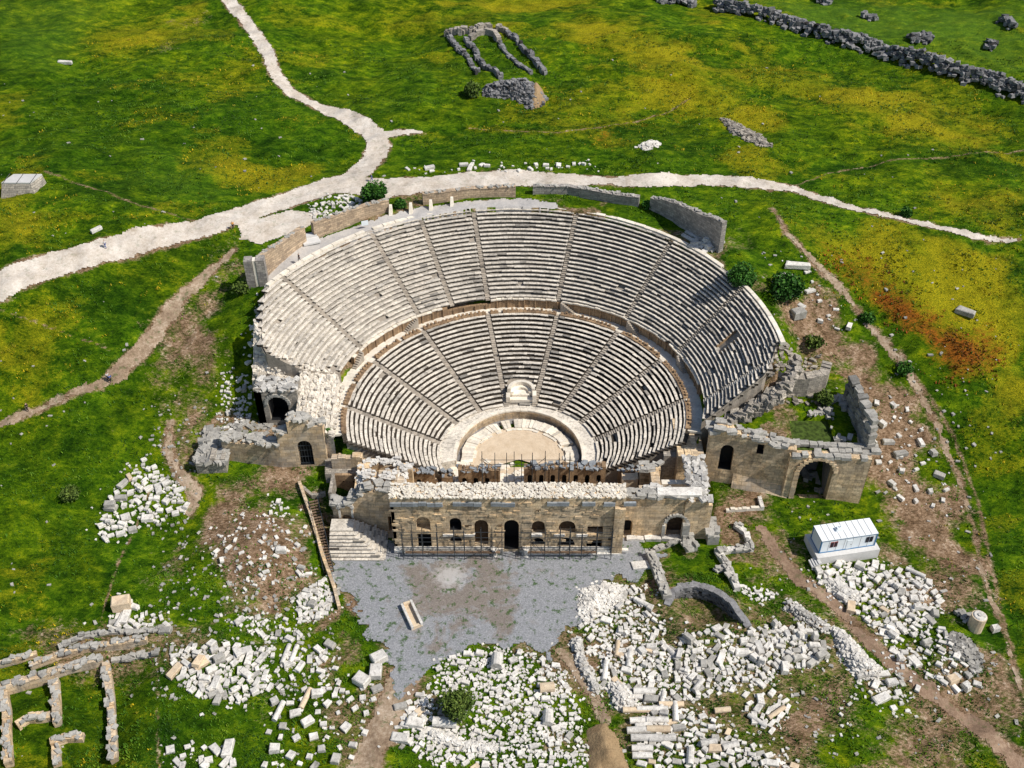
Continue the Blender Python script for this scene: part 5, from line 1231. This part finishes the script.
# carved bench like sarcophagus on the forecourt
x,y=g1(412,617); t_=thing('stone_trough','long open pale stone trough lying on a grass patch of the forecourt','stone trough',(x,y,.1)); mb=MB(); a=-1.15
c,s=math.cos(a),math.sin(a)
def lb(u,v): return (x+u*c-v*s,y+u*s+v*c,.05)
mb.box(lb(0,0),(4.6,1.7,.35),a,.8,.02); mb.build('base','cream',t_); mb=MB(); mb.box(lb(0,.72),(4.6,.36,1.0),a,.9,.02); mb.box(lb(0,-.72),(4.6,.36,.8),a,.8,.02); mb.build('long_side','white',t_); mb=MB(); mb.box(lb(-2.15,0),(.34,1.0,.9),a,.7,.02); mb.box(lb(2.15,0),(.34,1.0,.7),a,.6,.02); mb.build('end_panel','cream',t_)
# white slab on the kerb of the forecourt
single('stone_slab','flat white slab bridging the forecourt edge at the block wall','stone slab',640,566,(2.8,1.6,.5),.1)
# heaps: earth mound, rubble tongues, white rubble
def mound(name,label,cat,poly,h,m,stones=0,sm='white',s=(.25,.5),tl=0.):
    P=GP(poly); a=np.array(P); c=a.mean(0); st=.45; xs=np.arange(a[:,0].min()-1,a[:,0].max()+1,st); ys=np.arange(a[:,1].min()-1,a[:,1].max()+1,st); X,Y=np.meshgrid(xs,ys); d=-sdf(P,X,Y)
    rad=float(d.max()); Z=H(X,Y)+np.where(d>0,h*np.clip(d/rad,0,1)**.8*(.7+.6*fbm(X/1.5,Y/1.5,33)),0)+(fbm(X/.7,Y/.7,34)-.5)*.35-.12*(d<.2); keep=(d>-.3); nx=X.shape[1]
    k=keep[:-1,:-1]&keep[1:,1:]&keep[:-1,1:]&keep[1:,:-1]; i=(np.arange(X.shape[0]-1)[:,None]*nx+np.arange(nx-1)[None,:])[k]
    q=np.stack([i,i+1,i+nx+1,i+nx],-1); u,inv=np.unique(q,return_inverse=True); V=np.stack([X,Y,Z],-1).reshape(-1,3)[u]
    mb=MB(); mb.v=[tuple(v) for v in V]; mb.k=len(mb.v); mb.f=[tuple(r) for r in inv.reshape(-1,4)]; mb.t=[.5]*len(mb.f)
    if stones:
        t_=thing(name,label,cat,(c[0],c[1],float(H(c[0],c[1])))); mb.build('heap_core',m,t_); sb_=MB()
        for _ in range(stones):
            v=V[random.randrange(len(V))]; q_=random.uniform(*s); sb_.box((v[0]+random.gauss(0,.2),v[1]+random.gauss(0,.2),v[2]-.1),(q_*random.uniform(1,1.6),q_,q_*.7),random.random()*3,tl+(1-tl)*random.random(),.16,(random.gauss(0,.2),random.gauss(0,.2)))
        o=sb_.build('heap_stone',sm,t_); return t_
    o=mb.build(name,m,smooth=True); return tag(o,label,cat,kind=None)
M['soil']=stone('ochre_soil',(.42,.30,.17),(.30,.20,.11),(.16,.11,.06),tint=.1,bumpd=.2)
mound('earth_mound','bare ochre earth mound at the bottom edge between the two stone fields','earth mound',[(586,728),(605,722),(618,738),(632,775),(590,775)],1.4,'soil')
mound('rubble_tongue','long tongue of small pale rubble beside the brown track','rubble heap',[(832,628),(846,636),(862,655),(882,672),(872,680),(856,676),(840,655)],1.4,'soil',1500,'white',(.2,.42),.1)
mound('rubble_tongue','small pale rubble ridge at the upper end of the long tongue','rubble heap',[(786,600),(806,612),(830,628),(824,634),(800,620),(784,608)],.8,'soil',450,'white',(.2,.4),.1)
mound('chip_heap','bright white heap of stone chips inside the great stone field','rubble heap',[(608,682),(622,684),(638,708),(628,712),(614,706)],1.0,'seatw',650,'white',(.2,.4),.6)
mound('chip_ridge','narrow white ridge of stone chips along the left side of the great stone field','rubble heap',[(572,642),(579,640),(586,668),(600,690),(594,694),(580,668)],.7,'seatw',500,'white',(.2,.45),.5)
mound('rubble_heap','fan of small pale rubble at the top of the great stone field by the forecourt','rubble heap',[(580,592),(600,584),(628,588),(622,604),(600,612),(588,624),(578,610)],.7,'soil',900,'white',(.22,.45),.2)
mound('rubble_heap','thin pale ridge of chips at the foot of the grassy island','rubble heap',[(425,728),(448,734),(462,742),(500,748),(486,752),(440,744)],.6,'seatw',420,'white',(.25,.5),.6)
mound('rubble_heap','flat pale slabs and chips at the left edge of the office heap','rubble heap',[(826,578),(842,584),(858,596),(850,604),(832,592)],.6,'seatw',300,'white',(.3,.6),.6)
mound('rubble_heap','dark stone heap with an earthen cone before the apse ruin','rubble heap',[(484,88),(520,84),(538,88),(545,100),(532,108),(512,98),(486,95)],2.6,'dgrey',800,'dgrey',(.35,.7))
mound('earth_cone','pale earthen cone at the right end of the dark stone heap','earth mound',[(530,86),(543,90),(546,102),(532,109),(526,98)],2.4,'soil')
mound('stone_patch','long patch of grey field stones on the upper right slope','rubble patch',[(722,120),(736,124),(758,134),(771,147),(757,145),(735,134)],.4,'dgrey',700,'grey',(.3,.6))
mound('stone_patch','small patch of pale stones left of the long grey patch','rubble patch',[(638,148),(652,142),(660,145),(648,151)],.3,'grey',130,'white',(.3,.6))
mound('stone_patch','dark grey stony scatter at the right side below the tank','rubble patch',[(945,635),(965,638),(982,660),(975,672),(955,655)],.2,'dgrey',260,'wgrey',(.25,.6))
# ------------------------------------------------------------------ white flecks of limestone all over the meadows
mb=MB()
for _ in range(1500):
    z_=random.random()
    if z_<.25: px,py=random.uniform(0,1024),random.uniform(60,768)
    elif z_<.8: px,py=random.uniform(150,340),random.uniform(400,700)
    else: px,py=random.uniform(760,1000),random.uniform(250,768)
    mb.box((px,py,0),(1,1,1))
P=GP([(v[0],v[1]) for v in np.array(mb.v).reshape(-1,8,3).mean(1)]); fm=MB(); S=[math.sin(0)]
for (x,y) in P:
    z_,r_,t0_,d_=cone(np.array(x),np.array(y))
    if r_<d_+4 and y>-20: continue
    if -27<x<33 and y>-50 and y<-6: continue
    if dseg(ROAD1[0],x,y)<3.5 or dseg(ROAD2[0],x,y)<3: continue
    s=random.uniform(.15,.42)*random.choice((.6,1,1.2)); fm.box((x,y,poly_base((x,y))-.05),(s*random.uniform(1,2),s,s*.6),random.random()*3,random.random(),.15)
tag(fm.build('field_stones','wgrey'),'small pale field stones sprinkled over the meadows','field stones',kind='stuff')
# ================================================================== FAR THINGS
def drywall(label,pts,w,h,m='dgrey',n=9,name='dry_stone_wall',s=(.5,1.1)):
    P_=GP(pts); t_=thing(name,label,'stone wall',(P_[0][0],P_[0][1],poly_base(P_[0]))); mb=MB()
    for p,q in zip(P_,P_[1:]):
        L=math.hypot(q[0]-p[0],q[1]-p[1]); dx,dy=(q[0]-p[0])/L,(q[1]-p[1])/L
        for k in range(int(L*n)):
            u=random.uniform(0,L); v=random.gauss(0,.42); v=max(-1,min(1,v)); x=p[0]+dx*u-dy*v*w; y=p[1]+dy*u+dx*v*w; a=random.uniform(*s)
            mb.box((x,y,poly_base((x,y))-.2+h*(1-abs(v))*random.uniform(.5,1.05)*(.7+.6*vn(x*.15,y*.15,2))),(a*1.3,a,a*.7),random.random()*3,random.random(),.16,(random.gauss(0,.2),random.gauss(0,.2)))
    mb.build('piled_stone',m,t_); return t_
drywall('long dark dry stone wall crossing the upper right corner',[(715,8),(760,17),(800,30),(840,42),(880,52),(920,64),(950,74),(985,84),(1030,98)],2.2,2.6,n=13)
drywall('short dark dry stone wall at the top edge, left of the long one',[(640,-4),(672,1),(695,6)],1.6,1.6,n=9)
for lb_,pts in (('dark stone remnant beyond the dry stone wall, nearest the top edge',[(815,0),(830,3)]),('dark stone remnant beyond the dry stone wall, at its left third',[(862,17),(875,20)]),('dark stone remnant beyond the dry stone wall, beside a bush',[(910,42),(932,40)]),('dark stone remnant beyond the dry stone wall, farthest right',[(1003,20),(1012,30)]),('dark stone remnant beyond the dry stone wall, just above its end',[(985,46),(995,48)])):
    drywall(lb_,pts,1.6,1.2,n=10,name='stone_remnant')
# ruined church with an apse
ch=thing('apse_ruin','rectangular grey ruin with a rounded end, sunk in the meadow behind the bowl','ruined building',(*g1(495,60),poly_base(g1(495,60))))
def ruinrun(name,pts,h,th,m='dgrey'):
    P_=GP(pts)
    for p,q in zip(P_,P_[1:]):
        L=math.hypot(q[0]-p[0],q[1]-p[1]); mb=MB(); u=0; a=math.atan2(q[1]-p[1],q[0]-p[0])
        for k in range(int(L*3)+1):
            u=random.uniform(0,L); x=p[0]+(q[0]-p[0])*u/L+random.gauss(0,.2); y=p[1]+(q[1]-p[1])*u/L+random.gauss(0,.2); s=random.uniform(.7,1.3); mb.box((x,y,poly_base((x,y))-.4),(s*1.2,th*random.uniform(.8,1.1),h*random.uniform(.7,1.25)+.4),a+random.gauss(0,.1),random.random(),.1)
        mb.build(name,m,ch)
ruinrun('back_wall',[(447,36),(470,34),(485,29),(500,30),(508,33)],1.2,1.1,'grey'); ruinrun('left_wall',[(447,35),(458,50),(470,62),(478,74)],.7,.8); ruinrun('right_wall',[(508,34),(522,50),(535,62),(546,76)],1.0,.9); ruinrun('nave_wall',[(466,42),(478,58),(492,72),(500,80)],.9,.8); ruinrun('nave_wall',[(496,40),(506,54),(520,66),(530,74)],.5,.7)
P_=[g1(470,42),g1(476,37),g1(486,34),g1(495,37),g1(499,43)]
mb=MB()
for p,q in zip(P_,P_[1:]): mb.box(((p[0]+q[0])/2,(p[1]+q[1])/2,poly_base(p)-.3),(math.hypot(q[0]-p[0],q[1]-p[1])+.3,1.1,1.7),math.atan2(q[1]-p[1],q[0]-p[0]),random.random(),.06)
mb.build('apse_wall','grey',ch)
# stone tomb house at the left edge
x,y=g1(24,190); z=poly_base((x,y)); t_=thing('stone_hut','small flat roofed grey stone hut with sloping sides in the left meadow','stone hut',(x,y,z)); mb=MB(); w_,d_,h_=3.7,2.5,2.2
vs=[(x-w_,y-d_,z-.5),(x+w_-.6,y-d_,z-.5),(x+w_,y+d_,z-.5),(x-w_+.4,y+d_,z-.5),(x-w_+.5,y-d_+1.2,z+h_),(x+w_-1.4,y-d_+1.2,z+h_),(x+w_-.3,y+d_-.4,z+h_),(x-w_+1.6,y+d_-.4,z+h_)]
mb.add(vs,[(0,1,5,4),(1,2,6,5),(2,3,7,6),(3,0,4,7)],.5); mb.build('wall','grey',t_)
mb=MB(); mb.add([(a_,b_,c_+.003) for a_,b_,c_ in vs[4:]]+[(a_,b_,c_+.25) for a_,b_,c_ in vs[4:]],[(4,5,6,7),(0,1,5,4),(1,2,6,5),(2,3,7,6),(3,0,4,7)],.6); mb.build('roof_slab','concrete',t_)
mb=MB()
for k in range(3): mb.box((x-2.8+k*2.6,y+.4,z+h_+.255),(.12,3.6,.05),0,.1)
mb.build('roof_joint','dgrey',t_)
# ------------------------------------------------------------------ white site office
t_=thing('site_office','white flat roofed prefabricated site office with blue trim on a pale base','prefab office',(*g1(845,548),poly_base(g1(845,548))))
zb=.9; A=np.array(W(819,553,zb+.5)); B=np.array(W(874,545,zb+.5)); L=float(np.hypot(*(B-A))); an=math.atan2(B[1]-A[1],B[0]-A[0]); c,s=math.cos(an),math.sin(an); D=3.1; HH=2.7
def op_(u,v,z): return (float(A[0]+u*c-v*s),float(A[1]+u*s+v*c),zb+z)
mb=MB(); mb.box(op_(L/2,D/2+.0,-1.6),(L+1.2,D+1.9,2.05),an,.9); o=mb.build('base_slab','concrete',t_)
mb=MB(); mb.box(op_(L/2,D/2,.46),(L,D,HH),an,.8); body=mb.build('cabin','panel',t_)
mb=MB(); mb.box(op_(L/2,D/2,.46+HH),(L+.16,D+.16,.14),an,.9); rf=mb.build('roof','roofw',t_)
mb=MB(); mb.box(op_(L*.37,D*.55,.6+HH),(1.0,.7,.35),an,.9); mb.box(op_(L*.37,D*.55,.95+HH),(.7,.5,.18),an,.9); mb.tube(op_(L*.37+.2,D*.55,1.1+HH),op_(L*.37+.2,D*.55,1.5+HH),.09); mb.build('roof_vent','panel',t_)
mb=MB()
for u,v in ((0,0),(L,0),(0,D),(L,D)): mb.box(op_(u,v,.45),(.16,.16,HH+.02),an,.5)
for v in (-.03,D+.03): mb.box(op_(L/2,v,.44),(L,.1,.14),an); mb.box(op_(L/2,v,.36+HH),(L,.1,.12),an)
for u in (-.03,L+.03): mb.box(op_(u,D/2,.44),(.1,D,.14),an); mb.box(op_(u,D/2,.36+HH),(.1,D,.12),an)
mb.build('trim','blue',t_)
for u0 in (L*.20,L*.27,L*.84,L*.91):
    mb=MB(); mb.box(op_(u0,-.03,1.5),(.5,.08,1.15),an); f_=mb.build('window','red' if u0<L*.5 else 'glassd',t_); mb=MB(); mb.box(op_(u0,-.08,1.58),(.34,.05,.98),an); mb.build('pane','glassd',f_)
mb=MB()
for k in range(1,7): mb.box(op_(L*k/7,-.012,.6),(.05,.03,HH-.2),an,.2)
mb.build('wall_seam','concrete',body); mb=MB()
for k in range(1,9): mb.box(op_(L*k/9,D/2,.46+HH+.141),(.07,D+.1,.05),an,.3)
mb.build('roof_seam','concrete',rf); mb=MB(); mb.box(op_(L*.52,-.02,.5),(.85,.06,2.0),an,.6); dr=mb.build('door','panel',t_); mb=MB(); mb.box(op_(L*.52+.3,-.07,1.45),(.06,.06,.16),an); mb.build('handle','scaf',dr)
mb=MB()
for k in range(4): mb.box(op_(-.4-k*.35,-1.0,-.2-k*.16),(.5,1.4,.3),an,.7)
mb.build('step','concrete',t_)
# cylindrical tank
x,y=g1(974,628); z=poly_base((x,y)); t_=thing('water_tank','pale upright cylindrical tank standing on the right hand slope','tank',(x,y,z)); mb=MB(); mb.tube((x,y,z-.3),(x+.1,y+.1,z+2.6),1.15,1.1,16,.8); mb.build('tank_body','cream',t_,False); mb=MB(); mb.tube((x+.1,y+.1,z+2.6),(x+.1,y+.1,z+2.8),1.0,.8,16,.9); mb.tube((x+.1,y+.1,z+2.8),(x+.1,y+.1,z+2.95),.35,.3,10,.5); mb.build('lid','white',t_)
rubble_pile('stone_heap','small grey stone heap beside the pale tank','rubble heap',g1(964,618),(1.8,1.2),.7,'wgrey',26,(.4,.8),core=False)
# ================================================================== PEOPLE
def person(label,px=None,py=None,pos=None,face=0,shirt='clothblue',legs='clothdark',stride=.25):
    if pos is None: x,y=g1(px,py); z=poly_base((x,y))+.08
    else: x,y,z=pos
    t_=thing('person',label,'person',(x,y,z),rz=face)
    def skin(name,verts,edges,rad,m,parent,root=0):
        me=bpy.data.meshes.new(name); me.from_pydata(verts,edges,[]); o=bpy.data.objects.new(name,me); COL.objects.link(o); o.parent=parent
        md=o.modifiers.new('s','SKIN'); me.materials.append(M[m]); sv=me.skin_vertices[0] if len(me.skin_vertices) else None
        if sv is None:
            bpy.context.view_layer.objects.active=o; sv=me.skin_vertices[0]
        for i,r in enumerate(rad): sv.data[i].radius=(r,r); 
        sv.data[root].use_root=True; sd=o.modifiers.new('d','SUBSURF'); sd.levels=1; sd.render_levels=1; return o
    s=stride
    V=[(0,0,.95),(0,0,1.2),(0,0,1.42),(0,0,1.55),(0,.02,1.70),(-.2,0,1.40),(-.27,s*.4,1.12),(-.26,s*.8,.86),(.2,0,1.40),(.27,-s*.4,1.12),(.26,-s*.6+.1,.86),(-.1,0,.88),(-.11,-s*.3,.48),(-.11,-s,.06),(.1,0,.88),(.11,s*.5,.48),(.11,s*.8,.06),(-.11,-s+.14,.03),(.11,s*.8+.15,.03)]
    E=[(0,1),(1,2),(2,3),(3,4),(2,5),(5,6),(6,7),(2,8),(8,9),(9,10),(0,11),(11,12),(12,13),(0,14),(14,15),(15,16),(13,17),(16,18)]
    skin('body',V,E,[.13,.12,.12,.055,.10,.06,.045,.035,.06,.045,.035,.085,.06,.045,.085,.06,.045,.04,.04],'skin',t_)
    skin('shirt',[V[0],V[1],V[2],V[5],V[6],V[8],V[9]],[(0,1),(1,2),(2,3),(3,4),(2,5),(5,6)],[.155,.15,.15,.085,.065,.085,.065],shirt,t_)
    skin('trousers',[(0,0,.97),V[11],V[12],(V[13][0],V[13][1],.12),V[14],V[15],(V[16][0],V[16][1],.12)],[(0,1),(1,2),(2,3),(0,4),(4,5),(5,6)],[.15,.10,.08,.06,.10,.08,.06],legs,t_)
    skin('hair',[(0,-.03,1.74),(0,.0,1.80)],[(0,1)],[.10,.08],'hair',t_)
    return t_
person('walker in blue top with dark bag on the dirt path left of the theatre',111,382,face=.8,shirt='clothblue')
person('walker in pale top right behind the one in blue on the dirt path',108.5,380,face=.8,shirt='clothpale')
person('distant walker in pale clothes on the road at the far left',106,248.5,face=1.2,shirt='clothpale',legs='clothblue')
p=W(299.5,261,21.4); person('person in dark clothes standing on the rim behind the left seats',pos=(p[0],p[1],21.3),face=2.2,shirt='clothdark')
person('person in orange top where the road meets the left rim wall',233.5,230,face=.3,shirt='clothorange')
person('person in blue beside the road fork behind the bowl',372,182,face=2,shirt='clothblue',legs='clothblue')
person('walker in dark clothes far left on the dirt path',28.5,411.5,face=1.2,shirt='clothdark')
# ================================================================== PLANTS
def shrub(name,label,cat,px,py,rad,m='leaf',n=1600,leaf=.34,trunk=True,zoff=0,pos=None,hh=1.,tint=0.):
    x,y=g1(px,py) if pos is None else pos; z=poly_base((x,y))+zoff; t_=thing(name,label,cat,(x,y,z)); lo=[(random.uniform(-.45,.45)*rad,random.uniform(-.45,.45)*rad,rad*hh*random.uniform(.55,1.25),rad*random.uniform(.28,.62)) for _ in range(13)]+[(0,0,rad*.9*hh,rad*.75)]
    k_=np.random.default_rng(int(px*7+py)); mb=MB()
    for i in range(n):
        l=lo[i%len(lo)]; d=k_.normal(size=3); d/=np.linalg.norm(d); r=l[3]*k_.uniform(.55,1.05)**.6; c=np.array([x+l[0],y+l[1],z+l[2]])+d*r
        if c[2]<z+.05: c[2]=z+.05+abs(k_.normal())*.2
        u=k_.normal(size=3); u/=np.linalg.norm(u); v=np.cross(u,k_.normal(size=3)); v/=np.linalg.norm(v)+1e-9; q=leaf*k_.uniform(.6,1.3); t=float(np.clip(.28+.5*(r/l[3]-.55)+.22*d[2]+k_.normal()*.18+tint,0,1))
        mb.add([tuple(c-u*q),tuple(c-v*q*.55),tuple(c+u*q),tuple(c+v*q*.55)],[(0,1,2,3)],t)
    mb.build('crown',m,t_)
    if trunk:
        tb=MB()
        for k in range(4): a=k*1.6; tb.tube((x+.1*math.cos(a),y+.1*math.sin(a),z-.2),(x+rad*.35*math.cos(a),y+rad*.35*math.sin(a),z+rad*.9*hh),.13*rad/2,.05,6)
        tb.build('trunk','bark',t_)
    return t_
shrub('olive_tree','round olive green tree among the blocks of the grassy island','tree',457,716,2.7,'leafo',4200,.22)
shrub('bush','dense round green bush behind the notice wall on the rim','bush',376,204,2.9,'leaf',3200,.3)
shrub('bush','bright green bush at the right edge of the upper seats','bush',741,288,3.0,'leaf',3200,.3)
shrub('bush','dark green bushes round the hollow right of the seats','bush',786,296,3.4,'leaf',2400,.32,tint=-.15,hh=.7)
shrub('bush','small dark bush beside the dark stone heap of the apse ruin','bush',472,96,2.2,'leafo',1200,.32,tint=-.1)
shrub('bush','low grey green thistle bush in the left meadow','bush',72,496,2.0,'leafo',700,.25,hh=.35,trunk=False)
shrub('bush','dark green bush beside the gated arch of the left wall','bush',331,452,1.2,'leaf',700,.25)
shrub('bush','mossy green bush on the terrace above the arched tower','bush',822,402,1.8,'leafo',1200,.28,hh=.6)
shrub('bush','low green bush in the gap between two shade-grey rim walls','bush',646,207,1.2,'leaf',500,.3,hh=.6)
shrub('bush','low green bush between the notice wall and the finned wall','bush',400,207,1.4,'leaf',600,.3,hh=.5)
shrub('bush','low bushes on the right track bank','bush',905,215,1.5,'leaf',500,.3,hh=.5)
shrub('bush','low dark scrub on the bank below the round grey boulder','bush',812,345,1.8,'leafo',700,.28,hh=.4,trunk=False)
shrub('bush','low green scrub beside the right track, near the red flowers','bush',868,320,1.7,'leaf',600,.28,hh=.4,trunk=False)
shrub('bush','low green scrub beside the right track, below the red flowers','bush',905,372,1.8,'leaf',600,.28,hh=.4,trunk=False)
shrub('bush','dark scrub at the foot of the grey gate pillar','bush',243,292,1.8,'leafo',600,.28,hh=.5,trunk=False)
# weeds and flowers: uncountable leaf clumps
def tufts(name,label,N_,m,wfn,s=(.25,.6),seed=1,box=(-105,125,-72,120),blades=5):
    k_=np.random.default_rng(seed); x=k_.uniform(box[0],box[1],N_*4); y=box[2]+(box[3]-box[2])*k_.random(N_*4)**1.25
    w_=wfn(x,y); ok=k_.random(len(x))<w_; x,y=x[ok][:N_],y[ok][:N_]; z=H(x,y); n=len(x); sz=k_.uniform(*s,n)
    B=blades; a=k_.uniform(0,2*PI,(n,B)); L=sz[:,None]*k_.uniform(.6,1.2,(n,B)); ox=k_.normal(size=(n,B))*.25*sz[:,None]*2; oy=k_.normal(size=(n,B))*.25*sz[:,None]*2
    bx=x[:,None]+ox; by=y[:,None]+oy; bz=np.repeat(z[:,None],B,1)-.05
    wd=.22*L; p0=np.stack([bx-wd*np.sin(a),by+wd*np.cos(a),bz],-1); p1=np.stack([bx+wd*np.sin(a),by-wd*np.cos(a),bz],-1)
    tx=bx+np.cos(a)*L*.55; ty=by+np.sin(a)*L*.55; p2=np.stack([tx+.6*wd*np.sin(a),ty-.6*wd*np.cos(a),bz+L*.8],-1); p3=np.stack([tx-.6*wd*np.sin(a),ty+.6*wd*np.cos(a),bz+L*.85],-1)
    V=np.stack([p0,p1,p2,p3],2).reshape(-1,3); F_=np.arange(len(V)).reshape(-1,4)
    me=bpy.data.meshes.new(name); me.vertices.add(len(V)); me.vertices.foreach_set('co',V.ravel()); me.loops.add(F_.size); me.loops.foreach_set('vertex_index',F_.ravel()); me.polygons.add(len(F_)); me.polygons.foreach_set('loop_start',np.arange(len(F_))*4); me.polygons.foreach_set('loop_total',np.full(len(F_),4)); me.update(calc_edges=True)
    at=me.attributes.new('tint','FLOAT','FACE'); cl=fbm(x/4,y/4,77,3); t=np.clip(cl[:,None]*1.3-.2+k_.normal(size=(n,B))*.15,0,1); at.data.foreach_set('value',t.ravel().astype(np.float32))
    me.materials.append(M[m]); o=bpy.data.objects.new(name,me); COL.objects.link(o); return tag(o,label,None,kind='stuff')
def clear(x,y):
    z_,r_,t_,d_=cone(x,y); a=np.minimum.reduce([dseg(P,x,y,False,w) for P,w in (ROAD1,ROAD2,SPUR,ROAD3,PATHL,TRACKR,TRACKD,TRACKB)])
    ok=(a>.2)&~((r_<d_+.8)&(y>-6)&(x>-44))&~((x>-27.5)&(x<32)&(y>-21)&(y<-5))&(sdf(COURT,x,y)>0)&(sdf(FORK,x,y)>0)&(sdf(TERR,x,y)>0)
    return ok*1.
def wtuft(x,y):
    d,yl,rd,lu,pa=masks(x,y); return clear(x,y)*np.clip((fbm(x/5,y/5,66,4)-.38)*3.2,0,1)*(1-.55*d)
def wyel(x,y):
    d,yl,rd,lu,pa=masks(x,y); return clear(x,y)*np.clip(yl*1.1-.1,0,1)*np.clip((fbm(x/4,y/3,67,4)-.42)*6,0,1)*.9
def wred(x,y):
    d,yl,rd,lu,pa=masks(x,y); return clear(x,y)*np.clip(rd-.1,0,1)*np.clip((fbm(x/3,y/3,68,4)-.40)*6,0,1)
tufts('weeds','tall green weeds and grass clumps over the meadows',30000,'tuft',wtuft,(.15,.42),3)
def wblk(x,y):
    return clear(x,y)*np.clip((fbm(x/2.5,y/2.5,69,3)-.35)*3.5,0,1)
tufts('low_weeds','low weeds growing up between the blocks of the stone fields',16000,'tuft',wblk,(.15,.4),8,(-62,66,-72,-26))
tufts('wildflowers','yellow wildflowers in drifts over the meadows',26000,'yel',wyel,(.15,.4),4)
tufts('red_wildflowers','red and rust coloured flowers in the patch at the right',5000,'redf',wred,(.2,.45),5,(50,120,0,60))
# ------------------------------------------------------------------ camera, light, world
cd=bpy.data.cameras.new('camera'); cam=bpy.data.objects.new('camera',cd); COL.objects.link(cam); cam.location=CAM; cam.rotation_euler=(PI/2-PITCH,0,0)
cd.sensor_width=36; cd.lens=F/1024*36; cd.clip_end=12000; cd.clip_start=1; sc.camera=cam
SUN=Vector((.62,-.20,.76)).normalized()
ld=bpy.data.lights.new('sun','SUN'); ld.energy=4.7; ld.angle=R(.6); ld.color=(1,.94,.85); lo=bpy.data.objects.new('sun',ld); COL.objects.link(lo); lo.rotation_euler=(-SUN).to_track_quat('-Z','Y').to_euler(); lo.location=(80,40,120)
w=bpy.data.worlds.new('World'); sc.world=w; w.use_nodes=True; nt=w.node_tree; bg=nt.nodes['Background']; sk=nt.nodes.new('ShaderNodeTexSky'); sk.sky_type='NISHITA'; sk.sun_disc=False
sk.sun_elevation=math.asin(SUN.z); sk.sun_rotation=math.atan2(SUN.x,SUN.y); nt.links.new(sk.outputs[0],bg.inputs[0]); bg.inputs[1].default_value=.10
sc.view_settings.view_transform='Standard'; sc.view_settings.look='None'; sc.view_settings.exposure=0
sc.cycles.max_bounces=5; sc.cycles.use_denoising=True
